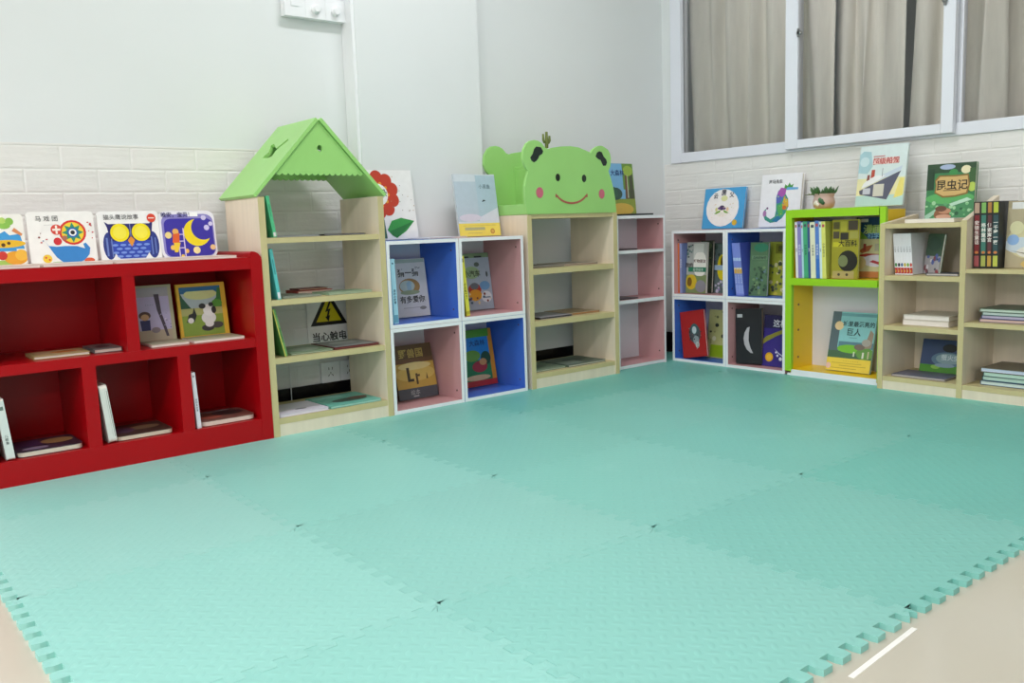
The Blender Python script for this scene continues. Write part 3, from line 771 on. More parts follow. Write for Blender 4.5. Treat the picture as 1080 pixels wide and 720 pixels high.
book('dark board book lying flat in the middle lower red compartment', 'A', -2.832, .02, .079, .186, .18, .016, '#46342c', mode='flat', rnd=.02, group=GL, name='board_book', page='#d6ccb6', art=[('e', .62, .55, .28, .18, '#8a7458'), ('e', .25, .5, .18, .25, '#5c4862')])
book('board book with rounded corners lying flat in the right lower red compartment', 'A', -2.554, .02, .079, .205, .18, .018, '#7c5248', mode='flat', rnd=.03, group=GL, name='board_book', page='#e2cec2', art=[('e', .66, .6, .27, .26, '#3c3434'), ('e', .30, .35, .18, .16, '#a85a4a'), ('e', .5, .88, .3, .07, '#8a8a8c')])
# --- house shelf
GH = 'books standing spine out in the house shelf'
book('green spined book leaning in the top opening of the house shelf', 'A', -2.237, .02, .729, .18, .150, .013, '#46b07c', '#58c48c', mode='spine', tilt=R_(8), group=GH, sp_art=[('r', .15, .02, .85, .12, '#e8e4e4'), ('r', .4, .5, .6, .8, '#3c8a64')])
book('teal spined book leaning in the second opening of the house shelf', 'A', -2.236, .02, .503, .18, .185, .013, '#4ab8b8', '#62c8c6', mode='spine', tilt=R_(7), group=GH, sp_art=[('r', .12, .02, .88, .14, '#eceaf0'), ('r', .35, .5, .65, .8, '#3c949a')])
book('yellow green book leaning in the third opening of the house shelf', 'A', -2.224, .02, .290, .18, .182, .012, '#4c8446', '#6ea05c', mode='spine', tilt=R_(12), group=GH, sp_art=[('r', .0, .0, .35, 1, '#d8d060'), ('r', .5, .3, .8, .6, '#3a6a3a')])
GHF = 'books lying flat in the house shelf'
book('thin grey book lying in the top opening of the house shelf, at left', 'A', -2.222, .05, .729, .185, .19, .006, '#8a8e98', mode='flat', group=GHF, page='#d2d4da')
book('pale lilac book with a black edge lying in the top opening of the house shelf', 'A', -2.020, .05, .729, .180, .19, .006, '#2c2a30', mode='flat', group=GHF, page='#c9c6d6', art=[('r', .0, .0, .3, 1, '#bcb8cc')])
book('grey green book lying in the second opening of the house shelf, at left', 'A', -2.205, .04, .503, .155, .2, .005, '#9aa496', mode='flat', group=GHF, page='#c8cabc')
book('red book lying in the second opening of the house shelf, under a small one', 'A', -2.080, .18, .503, .150, .11, .014, '#b04038', mode='flat', group=GHF, page='#e0c8b8')
book('small dark red book lying on the red book in the house shelf', 'A', -2.072, .186, .5175, .125, .085, .007, '#6c2a2a', mode='flat', group=GHF, page='#c09878')
book('pale green book lying in the second opening of the house shelf, at right', 'A', -2.025, .03, .503, .190, .14, .008, '#98b496', mode='flat', group=GHF, page='#c4d2bc')
book('sage picture book lying in the third opening of the house shelf', 'A', -2.195, .03, .290, .175, .20, .007, '#7e9678', mode='flat', group=GHF, page='#c6d0bc', art=[('e', .5, .4, .35, .25, '#a8b8a4')])
book('maroon edged book with a grey cover lying in the third opening of the house shelf', 'A', -2.015, .03, .290, .200, .20, .009, '#5a2428', mode='flat', group=GHF, page='#8c4a48', art=[('r', .05, .05, .95, .95, '#8c9294'), ('e', .5, .6, .3, .2, '#b4b8ba')])
book('white picture book lying on the floor board of the house shelf', 'A', -2.262, .012, .067, .200, .19, .010, '#e2dcea', mode='flat', group=GHF, page='#eeeaf0', art=[('e', .55, .3, .12, .06, '#8a8890')])
book('teal picture book lying on the floor board of the house shelf', 'A', -2.055, .012, .067, .225, .22, .010, '#6cb8a8', mode='flat', group=GHF, page='#b6e0d4', art=[('e', .55, .35, .34, .16, '#40584e'), ('e', .75, .45, .2, .1, '#6a4038'), ('r', .05, .7, .6, .95, '#8ac8ba')])
# --- left storage cubes
GC = 'picture books standing in the left storage cubes'
book('light blue spined book standing in the upper blue cube beside the house shelf', 'A', -1.756, .02, .3652, .19, .262, .030, '#4c8cb8', '#a8d8ea', mode='spine', tilt=R_(1.5), group=GC, sp_art=[('r', .0, 0, .30, 1, '#3f7fae'), ('tv', '我的小故事', .66, .42, .011, '#2a4a6a', 1), ('c', .66, .93, .12, '#26506e'), ('r', .1, .02, .95, .14, '#6aa2bc')])
book('cream picture book with a tan animal and brown title in the blue cube', 'A', -1.64, .20, .365, .190, .252, .015, '#e7e1d9', lean=R_(8), group=GC, art=[('r', .02, .93, .98, .99, '#b9c2ae'), ('e', .52, .52, .28, .14, '#b98e52'), ('e', .46, .53, .20, .10, '#c8d0c4'), ('e', .52, .42, .26, .04, '#a8b088'), ('p', [(.46, .46), (.56, .46), (.58, .60), (.52, .62), (.44, .58)], '#a9c4cc'), ('t', '猜一猜', .52, .76, .036, '#4a4438', 1), ('t', '有多爱你', .56, .30, .032, '#4a4438', 1), ('t', '～', .78, .84, .03, '#7a7468'), ('r', .30, .15, .74, .16, '#b8b0a4'), ('e', .82, .14, .09, .03, '#9a9488')])
book('yellow spined book standing in the upper pink cube', 'A', -1.387, .02, .3652, .19, .257, .020, '#9aa22c', '#e6e04c', mode='spine', tilt=R_(5), group=GC, sp_art=[('tv', '小火车来了', .5, .42, .013, '#3a3a20', 1), ('r', .3, .90, .7, .96, '#4a4a28'), ('r', .05, .02, .95, .08, '#b8b432')])
book('pale blue picture book with a red and yellow toy in the pink cube', 'A', -1.279, .20, .365, .185, .260, .012, '#a9b9cc', lean=R_(8), group=GC, art=[('r', .0, .92, 1, 1, '#7a9a78'), ('r', .25, .92, .38, .95, '#303a40'), ('r', .55, .92, .78, .95, '#303a40'), ('e', .42, .66, .24, .11, '#9cbe94'), ('t', '小汽车', .42, .64, .032, '#3a4a3a', 1), ('e', .60, .80, .08, .04, '#5a6a64'), ('e', .88, .62, .03, .05, '#44525a'), ('e', .46, .36, .20, .11, '#b8402c'), ('e', .46, .26, .20, .10, '#e0a02c'), ('e', .46, .42, .13, .06, '#6c7480'), ('e', .78, .42, .16, .08, '#6ca0d0'), ('e', .80, .22, .16, .10, '#dfe6ee'), ('r', .68, .2, .92, .22, '#5a7a9a'), ('dots', .2, .1, .95, .3, 14, .03, ['#44607c', '#e8d8a0', '#7a3c34'])])
book('brown picture book with golden scene and grey bottom band in the pink cube', 'A', -1.660, .15, .015, .200, .236, .012, '#5a4630', lean=R_(13), group=GC, art=[('r', .0, .0, 1, .20, '#4e5058'), ('r', .0, .20, 1, .66, '#c09a48'), ('e', .5, .46, .5, .14, '#d0b060'), ('r', .0, .66, 1, .74, '#6a4c34'), ('e', .5, .60, .42, .07, '#d8c488'), ('r', .28, .32, .35, .58, '#3c3026'), ('r', .28, .32, .44, .37, '#3c3026'), ('r', .49, .26, .54, .46, '#4a3826'), ('r', .50, .40, .60, .44, '#5a4630'), ('p', [(.75, .34), (.80, .34), (.78, .46)], '#5c4830'), ('t', '野兽国', .45, .84, .042, '#b09a54', 1), ('t', '绘本', .42, .12, .024, '#a8a8ac'), ('r', .36, .04, .50, .06, '#a8a8ac')])
book('picture book with orange border, green top and red base in the blue cube', 'A', -1.285, .18, .015, .18, .262, .012, '#d48a2a', lean=R_(10), group=GC, art=[('r', .0, .86, .90, 1, '#5c9a2e'), ('r', .0, .06, .86, .86, '#2c84cc'), ('r', .0, .0, 1, .10, '#b0282c'), ('r', .0, .10, .86, .46, '#2c7a4a'), ('e', .3, .54, .26, .10, '#6c9a3c'), ('e', .72, .48, .16, .12, '#244a34'), ('e', .5, .34, .24, .10, '#a8303a'), ('e', .62, .42, .12, .06, '#c8905a'), ('e', .4, .15, .40, .05, '#d0b088'), ('t', '大森林', .50, .76, .030, '#1e4a80', 1)])
book('white picture book with a red flower and green leaf beside the green roof', 'A', -1.733, .235, .70, .262, .298, .010, '#f2f1f0', lean=R_(8), group='books standing on the left storage cubes', open_len=0, art=
    [('e', .32 + .285 * math.cos(q), .645 + .25 * math.sin(q), .115, .10, '#c8402c') for q in [R_(18 + 36 * i) for i in range(10)]] +
    [('e', .32 + .19 * math.cos(q), .645 + .165 * math.sin(q), .03, .026, '#e8a02c') for q in [R_(0 + 36 * i) for i in range(10)]] +
    [('e', .32, .645, .185, .16, '#f7f5f2'), ('t', '花朵', .36, .67, .034, '#3a3a42', 1), ('r', .30, .60, .42, .606, '#9ab0b4'), ('p', [(.34, .02), (.40, .02), (.38, .34), (.33, .34)], '#3f6a5a'), ('p', [(.42, .14), (.52, .27), (.70, .31), (.95, .26), (.78, .12), (.58, .02), (.50, .06)], '#3a9a4c'), ('p', [(.46, .12), (.93, .255), (.60, .03), (.50, .06)], '#2c7a40'), ('dots', .55, .36, .98, .92, 18, .008, ['#8a7a6a', '#b89a6a'])])
book('pale blue picture book with a wide yellow bottom band beside the green frog', 'A', -1.299, .165, .70, .232, .280, .010, '#d4dce4', lean=R_(8), group='books standing on the left storage cubes', art=[('r', .0, .0, 1, .21, '#efdc62'), ('r', .0, .24, .52, .88, '#bccbd8'), ('r', .52, .24, 1, .98, '#b4cad8'), ('p', [(.52, .30), (.70, .36), (1, .46), (1, .24), (.52, .24)], '#d8dcea'), ('e', .3, .30, .26, .06, '#d8d4e4'), ('p', [(.62, .55), (.72, .57), (.66, .59)], '#26343e'), ('t', '小黑鱼', .72, .80, .022, '#5a7080'), ('r', .14, .10, .62, .145, '#b4b48a'), ('r', .20, .05, .54, .058, '#c4b470'), ('r', .10, .17, .9, .176, '#c8b860'), ('c', .80, .075, .052, '#b8803a'), ('c', .80, .075, .034, '#d8b05a')])
book('thin white book lying on top of the cubes beside the flower book', 'A', -1.55, .03, .70, .19, .17, .006, '#f0eeee', mode='flat', page='#d8b8b4', group='books standing on the left storage cubes')
# --- frog shelf and pink unit
GF = 'books lying flat in the frog shelf'
book('thin grey book lying in the upper opening of the frog shelf, at left', 'A', -1.012, .05, .546, .23, .2, .007, '#a09a90', mode='flat', group=GF, page='#6a6050')
book('thin pale book lying in the upper opening of the frog shelf, at right', 'A', -.775, .06, .546, .225, .2, .009, '#b6aa9c', mode='flat', group=GF, page='#b09c8c')
book('grey book with a black spine lying in the middle opening of the frog shelf', 'A', -.955, .04, .309, .205, .2, .009, '#9a98a0', '#1e1c20', mode='flat', group=GF, page='#26242a')
book('thin orange edged book lying in the middle opening of the frog shelf', 'A', -.735, .06, .309, .19, .2, .009, '#b09878', mode='flat', group=GF, page='#c08c5a')
book('green picture book lying on the bottom board of the frog shelf', 'A', -1.015, .04, .066, .215, .2, .008, '#7c9078', mode='flat', group=GF, page='#c8d0c0', art=[('e', .5, .5, .3, .2, '#586c56')])
book('dark green picture book lying on the bottom board of the frog shelf, at right', 'A', -.792, .03, .066, .25, .21, .010, '#5c6c60', mode='flat', group=GF, page='#d0d0c4', art=[('e', .6, .6, .3, .2, '#3c4a44'), ('r', .05, .1, .5, .5, '#8c9a90')])
book('picture book with a forest cover standing on the pink bookcase', 'A', -.300, .20, .776, .180, .270, .010, '#5a6a44', lean=R_(6), open_len=.115, open_col='#3a4240', open_t=.007, page='#3c4444', art=[('r', .0, .32, .62, 1, '#7cb4dc'), ('r', .55, .50, 1, 1, '#6c9440'), ('p', [(.60, .30), (.74, .30), (.72, .86), (.66, .90)], '#6c4c34'), ('p', [(.78, .16), (.96, .12), (.96, .78), (.82, .90)], '#4c5038'), ('e', .78, .86, .20, .10, '#9cb84a'), ('r', .0, .0, 1, .32, '#8c9c3c'), ('e', .4, .12, .5, .12, '#d8b44c'), ('e', .2, .42, .28, .12, '#38584c'), ('p', [(.0, .42), (.15, .56), (.3, .46), (.3, .36), (0, .36)], '#3c6450'), ('t', '大森林', .34, .82, .034, '#1e3a74', 1), ('p', [(.70, .34), (.74, .34), (.74, .78), (.72, .78)], '#d0c8b4')])
book('dark thin book lying on the second board of the pink bookcase', 'A', -.395, .08, .602, .15, .15, .006, '#4c4448', mode='flat', page='#5a5054', group='thin books lying in the pink bookcase')
book('dark thin book lying on the third board of the pink bookcase', 'A', -.395, .08, .352, .15, .15, .006, '#4c4448', mode='flat', page='#5a5054', group='thin books lying in the pink bookcase')
# --- corner cubes
GK = 'picture books in the corner storage cubes'
book('orange spined book standing at the left wall of the upper pink corner cube', 'B', .0495, .03, .3602, .19, .262, .011, '#b8582c', '#d0703a', mode='spine', tilt=R_(0), group=GK)
book('lavender spined book standing beside the orange one in the corner cube', 'B', .0375, .03, .3602, .19, .262, .016, '#7684b8', '#8c98c8', mode='spine', tilt=R_(0), group=GK, sp_art=[('tv', '自然图鉴', .5, .6, .011, '#e8e8f0')])
book('grey picture book with a white oval and green title band in the corner cube', 'B', .016, .05, .360, .132, .266, .014, '#a9aaa6', lean=R_(4), group=GK, art=[('r', .0, .0, 1, .36, '#7c8c5c'), ('e', .26, .22, .28, .15, '#d0b02c'), ('e', .18, .22, .12, .09, '#7a5a1e'), ('e', .74, .14, .26, .12, '#8a8890'), ('r', .34, .66, .84, .97, '#c8cac4'), ('dots', .02, .62, .36, .95, 10, .05, ['#5c7a74', '#d8dad4', '#46524e']), ('p', rrect(.36, .34, .98, .80, .20), '#e6e2da'), ('t', '我的', .14, .55, .026, '#3c3430', 1), ('t', '植物朋友', .66, .63, .020, '#5a3030', 1), ('r', .10, .42, .98, .51, '#2c7a5a'), ('t', '自然绘本', .60, .465, .017, '#d8e4dc')])
book('dark green picture book behind the white oval book in the corner cube', 'B', -.046, .085, .360, .080, .272, .014, '#2c3428', lean=R_(4), group=GK, art=[('e', .5, .9, .4, .08, '#4c5c3c'), ('e', .6, .5, .3, .12, '#3f4c36'), ('dots', .05, .1, .95, .9, 20, .07, ['#3a4a34', '#56683c', '#20281e'])])
book('grey blue picture book with a yellow oval at the right of the corner cube', 'B', -.096, .112, .360, .140, .258, .014, '#5c6c6c', lean=R_(4), group=GK, art=[('dots', .02, .02, .98, .98, 26, .08, ['#44584c', '#7c8890', '#8a84b0', '#3c4c40']), ('p', rrect(.30, .26, .92, .78, .22), '#e0cc1e'), ('e', .52, .62, .08, .12, '#4c4420'), ('r', .10, .46, .98, .56, '#a8c0dc'), ('dots', .02, .02, .98, .24, 14, .06, ['#8a7cb8', '#5c7048', '#c0bcd0'])])
for i in range(3):
    book(('first', 'second', 'third')[i] + ' blue spined book from the left in the blue corner cube', 'B', -.323 - .0158 * i, .03, .3602, .19, .262, .0155, '#4c5cb8', '#8090da', mode='spine', tilt=R_(6), group='blue spined books in the corner cube', sp_art=[('r', .06, .42, .94, .50, '#dcae4c'), ('r', .06, .50, .94, .53, '#f0e0b0'), ('r', .06, .66, .94, .72, '#b8d0f0'), ('r', .06, .04, .94, .2, '#98a8e8'), ('tv', '童话全集', .5, .32, .0105, '#c8d4f4')])
book('green picture book standing beside blue spines in the blue corner cube', 'B', -.374, .06, .360, .104, .262, .014, '#5c7c5c', lean=R_(4), group=GK, art=[('e', .6, .9, .4, .08, '#3f8a6c'), ('r', .12, .68, .96, .75, '#789878'), ('t', '森林的秘密', .55, .715, .016, '#2c4434'), ('dots', .05, .02, .98, .55, 40, .07, ['#3c5c44', '#7c9a6c', '#6c8494', '#48604c', '#2c4034'])])
book('yellow green picture book at the right of the blue corner cube', 'B', -.440, .12, .360, .130, .262, .014, '#a8ac3a', lean=R_(4), group=GK, art=[('r', .3, .78, .98, .96, '#7c7c24'), ('t', '昆虫', .64, .87, .03, '#3c3c18', 1), ('t', '········', .62, .70, .02, '#4c4c20'), ('dots', .05, .02, .98, .62, 40, .07, ['#c8bc4c', '#6c7454', '#d8d0a0', '#4c5448', '#8c9c4c'])])
book('red picture book with a grey figure in the lower blue corner cube', 'B', .004, .014, .015, .158, .244, .012, '#a82424', lean=R_(5), roll=R_(9.5), group=GK, art=[('e', .56, .50, .24, .20, '#4c5054'), ('e', .56, .60, .16, .12, '#3c5c60'), ('e', .55, .58, .09, .08, '#c0ccd0'), ('e', .60, .36, .12, .10, '#8c989c'), ('e', .64, .26, .08, .07, '#b4b8b8'), ('e', .66, .24, .03, .04, '#3a3a3c'), ('p', [(.60, .16), (.70, .24), (.62, .30)], '#a8a8a4'), ('dots', .34, .34, .84, .66, 14, .03, ['#6c7c80', '#2c3438', '#8c5c58'])])
book('pale yellow picture book of bare trees with lime bottom band in the corner cube', 'B', -.060, .12, .015, .150, .254, .012, '#c8c684', lean=R_(8), group=GK, art=[('r', .16, .02, .98, .27, '#98b81e'), ('dots', .05, .30, .98, .97, 18, .05, ['#6c7048', '#444830', '#a8a868', '#8c8c50']), ('e', .38, .68, .08, .04, '#3a3c2c'), ('e', .30, .40, .08, .05, '#e4e0c0')])
book('black book with a pale crescent moon in the lower pink corner cube', 'B', -.314, .035, .015, .140, .276, .020, '#15181f', lean=R_(5), roll=R_(3), yaw=R_(10), group=GK, art=[('p', [(.54, .67), (.44, .65), (.34, .56), (.30, .46), (.33, .35), (.42, .26), (.56, .20), (.66, .19), (.56, .29), (.49, .42), (.50, .55)], '#b4b2b8'), ('r', .06, .84, .26, .90, '#c8ccd0')], page='#c0a890')
book('violet picture book with an orange sun and stars in the pink corner cube', 'B', -.446, .066, .015, .150, .252, .012, '#382a80', lean=R_(7), group=GK, art=[('r', .0, .74, 1, 1, '#2a2452'), ('p', [(.0, .52), (.12, .58), (.5, .68), (1, .80), (1, .72), (.5, .60), (.14, .48), (0, .42)], '#8a8434'), ('c', .27, .18, .15, '#e0a81c'), ('c', .27, .18, .10, '#ecbc3c'), ('c', .52, .28, .035, '#d8d8ec'), ('c', .58, .22, .04, '#e4e4f0'), ('c', .70, .16, .06, '#e4e4f0'), ('c', .86, .14, .08, '#eeeef4'), ('p', [(.44, .36), (.60, .26), (.80, .20), (.98, .19), (.98, .21), (.80, .22), (.61, .28)], '#c8c8e4'), ('t', '这样', .60, .845, .040, '#dcdce8', 1)])
GO = 'picture books standing on the corner cubes'
book('light blue square picture book with a big white circle and small flowers', 'B', .052, .23, .690, .263, .216, .012, '#4ba4dc', lean=R_(10), group=GO, art=[('e', .47, .51, .40, .46, '#f6f4f2'), ('e', .48, .42, .18, .14, '#f2eee6'), ('e', .46, .51, .065, .06, '#4c3a62'), ('e', .40, .50, .04, .03, '#6a4c84'), ('e', .52, .49, .04, .03, '#6a4c84'), ('p', [(.28, .36), (.34, .42), (.44, .46), (.42, .40), (.34, .36)], '#7cae48'), ('p', [(.64, .38), (.58, .42), (.50, .46), (.52, .40), (.58, .37)], '#7cae48'), ('e', .33, .47, .03, .05, '#d8d890'), ('e', .60, .47, .03, .05, '#e8c8a0'), ('e', .50, .74, .08, .07, '#e0e4a8'), ('e', .80, .14, .06, .07, '#d8b43a'), ('dots', .18, .2, .75, .62, 30, .008, ['#e0c8a0', '#c8d8b0', '#e8d0d0']), ('t', '云', .29, .80, .030, '#2c3048', 1), ('t', '房', .48, .89, .034, '#2c3048', 1), ('t', '父', .68, .82, .030, '#2c3048', 1)])
book('white picture book with a rainbow coloured seahorse', 'B', -.312, .225, .690, .232, .264, .020, '#f5f4f6', spine='#e8e8ec', lean=R_(8), group=GO, art=[
    ('p', [(.40, .56), (.46, .70), (.58, .70), (.64, .60), (.70, .52), (.72, .38), (.66, .26), (.58, .16), (.46, .10), (.30, .08), (.16, .14), (.10, .24), (.12, .32), (.18, .36), (.16, .28), (.20, .20), (.30, .15), (.40, .20), (.42, .32)], '#3f9c84'),
    ('p', [(.40, .56), (.44, .68), (.56, .70), (.60, .60), (.52, .46), (.42, .44)], '#5a6cb8'), ('p', [(.42, .62), (.50, .74), (.64, .72), (.62, .60), (.54, .56)], '#b058b0'), ('p', [(.60, .58), (.70, .50), (.72, .40), (.66, .32), (.56, .40)], '#dcb03c'), ('p', [(.44, .40), (.56, .44), (.60, .24), (.48, .20)], '#58b05c'), ('p', [(.34, .12), (.48, .22), (.56, .16), (.46, .09)], '#2c7ca4'),
    ('p', [(.58, .72), (.60, .80), (.66, .76), (.70, .83), (.74, .77), (.80, .80), (.78, .72)], '#4c9a4c'), ('p', [(.62, .69), (.92, .69), (.92, .73), (.66, .74)], '#6cb0e0'), ('e', .14, .26, .045, .06, '#b07cb0'), ('c', .20, .36, .025, '#7c5c7c'), ('e', .62, .36, .05, .04, '#d8702c'), ('dots', .44, .2, .68, .6, 16, .014, ['#e0d050', '#8cd088', '#4c6cb8']),
    ('t', '海马先生', .36, .86, .020, '#3c3c40', 1)])
book('picture book of a big ocean liner with a red title on the lime shelf', 'B', -.872, .165, .773, .222, .272, .012, '#d8e6e6', spine='#b8ccd0', lean=R_(10), group='picture books standing on the right shelves', art=[('r', .0, .0, 1, .46, '#e8e4b0'), ('r', .0, .0, 1, .18, '#b8dcd8'), ('p', [(.0, .56), (.20, .54), (.30, .66), (.24, .90), (.08, .92), (0, .86)], '#a8ccd4'), ('e', .12, .74, .10, .08, '#c8dfe4'), ('p', [(.08, .20), (.66, .10), (.90, .56), (.16, .30), (.06, .26)], '#5a5c72'), ('p', [(.16, .31), (.90, .57), (.92, .64), (.24, .42)], '#c8d6e4'), ('p', [(.10, .30), (.40, .40), (.60, .50), (.30, .50), (.14, .38)], '#eceef0'), ('r', .36, .16, .58, .36, '#d0cfc4'), ('r', .14, .20, .30, .30, '#c4c8d4'), ('p', [(.28, .46), (.36, .49), (.36, .60), (.29, .60)], '#b84c3c'), ('p', [(.20, .42), (.26, .44), (.26, .52), (.21, .52)], '#8c4c44'), ('r', .515, .48, .525, .62, '#6c7484'), ('r', .30, .685, .84, .79, '#f0d0c8'), ('t', '超级船舰', .57, .738, .031, '#b83434', 1), ('r', .30, .81, .54, .825, '#c06058'), ('p', [(.80, .12), (.98, .16), (.98, .44), (.90, .44)], '#ecdf7c')])
book('green picture book titled 昆虫记 on the wooden bookcase', 'B', -1.194, .16, .698, .200, .240, .018, '#3c8050', spine='#e8e8e8', lean=R_(5), group='picture books standing on the right shelves', open_len=.165, open_col='#f0eeea', open_t=.014, art=[
    ('r', .0, .84, 1, 1, '#2c4a30'), ('e', .42, .94, .16, .045, '#a8b8d4'), ('e', .80, .88, .10, .07, '#e8e0b8'), ('e', .55, .84, .09, .06, '#3f8f4c'), ('r', .0, .55, .16, .92, '#24422c'), ('r', .88, .5, 1, .9, '#3c6034'), ('e', .94, .58, .08, .08, '#b8d05a'), ('r', .0, .0, 1, .36, '#488c5c'), ('e', .5, .40, .5, .10, '#5cae62'), ('dots', .02, .02, .98, .34, 30, .035, ['#2c6040', '#7cc084', '#5ca468', '#a0d0a0']), ('p', [(.0, .10), (.30, .26), (.34, .22), (.04, .02)], '#a0c8b0'), ('p', [(.50, .30), (.86, .40), (.96, .36), (.56, .26)], '#b8dcc4'), ('e', .36, .12, .16, .12, '#8a5a3c'), ('e', .42, .18, .13, .05, '#c08c6c'), ('e', .34, .22, .12, .05, '#6c4a38'), ('e', .40, .08, .16, .04, '#d0a084'),
    ('p', [(.18, .72), (.26, .80), (.60, .79), (.86, .80), (.90, .62), (.86, .46), (.62, .42), (.36, .41), (.18, .50), (.20, .62)], '#8c6c34'), ('p', [(.20, .70), (.28, .775), (.60, .765), (.84, .775), (.87, .62), (.83, .485), (.60, .445), (.37, .44), (.21, .51), (.22, .62)], '#d2b070'), ('t', '昆虫记', .54, .625, .044, '#2a2014', 1), ('r', .36, .525, .72, .54, '#6c5430')])
book('picture book with teal sky, meadow and wide yellow band in the lime shelf', 'B', -.790, .075, .028, .216, .275, .012, '#8cc0c4', lean=R_(14), group='picture books in the lime shelf', art=[('p', [(.0, .22), (.22, .22), (.26, .5), (.20, 1), (.0, 1)], '#5c6c74'), ('r', .20, .40, 1, 1, '#8cc8cc'), ('r', .20, .93, 1, .98, '#6ca4ac'), ('r', .22, .40, 1, .50, '#5c8494'), ('r', .0, .22, 1, .34, '#4c6c50'), ('e', .50, .38, .30, .07, '#7cc03c'), ('e', .84, .32, .2, .1, '#6a9a4c'), ('p', [(.78, .40), (.96, .42), (.98, .66), (.90, .72), (.84, .54)], '#a08c7c'), ('e', .70, .42, .12, .05, '#7c6c64'), ('e', .84, .50, .10, .06, '#b0a8a0'), ('r', .78, .24, .82, .34, '#e0e0d4'), ('r', .58, .26, .61, .34, '#d8e0c8'), ('r', .90, .24, .93, .36, '#c8b8a0'), ('e', .18, .76, .10, .075, '#f0d0a0'), ('r', .0, .0, 1, .22, '#ecd04c'), ('t', '··········', .55, .175, .03, '#b89c30'), ('r', .12, .13, .80, .14, '#c0a438'), ('r', .30, .09, .90, .10, '#c0a438'), ('r', .12, .045, .70, .055, '#c0a438'), ('e', .05, .08, .06, .05, '#ecc4b4'), ('t', '城里最漂亮的', .62, .80, .026, '#2c4a4c', 1), ('t', '巨人', .54, .665, .036, '#2c4a4c', 1), ('r', .44, .565, .62, .572, '#5c888c')])
# spines in the lime shelf, then the two covers
cols = [('#d8d0dc', '#efe8ee', .0130, 'white'), ('#7c70b4', '#9088cc', .0200, 'purple'), ('#a8d4dc', '#b4dce4', .0100, 'pale aqua'), ('#3c9a70', '#4cae80', .0220, 'green'), ('#2c4a78', '#3c5a8c', .0130, 'navy'), ('#d8d8b4', '#ecebcc', .0260, 'cream'), ('#4c70b8', '#5c86d0', .0200, 'blue'), ('#c8dcd8', '#d8ecec', .0120, 'pale mint'), ('#c8cc5c', '#e4e478', .0200, 'yellow')]
a = -.672; ttl = ['唐诗', '成语故事', '寓言', '动物世界', '海洋', '中国神话', '格林故事', '谜语', '小学生作文']
for i, (cv, sp, t, nm) in enumerate(cols):
    book(nm + ' spined book in the row of nine standing in the lime shelf', 'B', a, .012, .458, .160, .258 + .003 * math.sin(i * 2.3), t * .98, cv, sp, mode='spine', tilt=R_(2.2), group='row of books standing in the lime shelf', sp_art=[('tv', ttl[i], .5, .50, min(t * .62, .012), '#2c3440' if nm not in ('navy', 'purple', 'blue') else '#e8ecf4'), ('r', .2, .90, .8, .95, '#4c5a64' if i % 2 else '#c05a5a')] + ([('r', .0, .0, 1, .34, '#3c74c8')] if nm == 'blue' else []))
    a -= t
book('olive yellow picture book with dark photo squares standing right of the row', 'B', -.838, .030, .458, .130, .262, .012, '#a0982c', lean=R_(2), group='picture books in the lime shelf', art=[('r', .05, .84, .28, .96, '#5c5430'), ('r', .32, .80, .55, .97, '#b8b03c'), ('r', .60, .82, .95, .98, '#4c4034'), ('r', .05, .68, .28, .80, '#4c4438'), ('r', .32, .66, .62, .78, '#34302c'), ('r', .66, .68, .96, .80, '#a8a04c'), ('r', .05, .54, .40, .62, '#c8c030'), ('e', .62, .30, .36, .18, '#26241e'), ('e', .44, .30, .18, .10, '#7c8458'), ('r', .06, .0, .86, .13, '#b8a468'), ('t', '大百科', .60, .60, .03, '#2c2818', 1), ('c', .3, .07, .05, '#4c4030'), ('c', .6, .07, .05, '#4c4030')])
book('comic book with dark blue top and cartoon race car in the lime shelf', 'B', -.890, .115, .458, .160, .270, .012, '#c8c49a', lean=R_(8), group='picture books in the lime shelf', art=[('r', .0, .64, 1, 1, '#24507c'), ('p', [(.0, .64), (.0, .74), (.18, .76), (.34, .68), (.4, .64)], '#6c9a3c'), ('r', .34, .74, .60, .86, '#8cb85c'), ('r', .64, .74, .96, .86, '#9cc06c'), ('t', '漫画', .50, .80, .044, '#c8e08c', 1), ('t', '科学', .55, .69, .028, '#8cc0e4', 1), ('r', .10, .92, .36, .97, '#d8dcd8'), ('r', .0, .10, 1, .62, '#d0cc9c'), ('p', [(.16, .44), (.34, .52), (.56, .54), (.46, .44), (.26, .40)], '#b86c44'), ('r', .28, .44, .36, .56, '#9c4434'), ('p', [(.05, .36), (.40, .40), (1, .38), (1, .30), (.44, .34)], '#b03c34'), ('e', .70, .28, .44, .10, '#dcd8e4'), ('p', [(.5, .26), (1, .18), (1, .22), (.6, .29)], '#b03c44'), ('e', .24, .24, .16, .10, '#d8c48c'), ('r', .0, .0, 1, .10, '#c07c44'), ('r', .62, .44, .95, .56, '#b8b49c')])
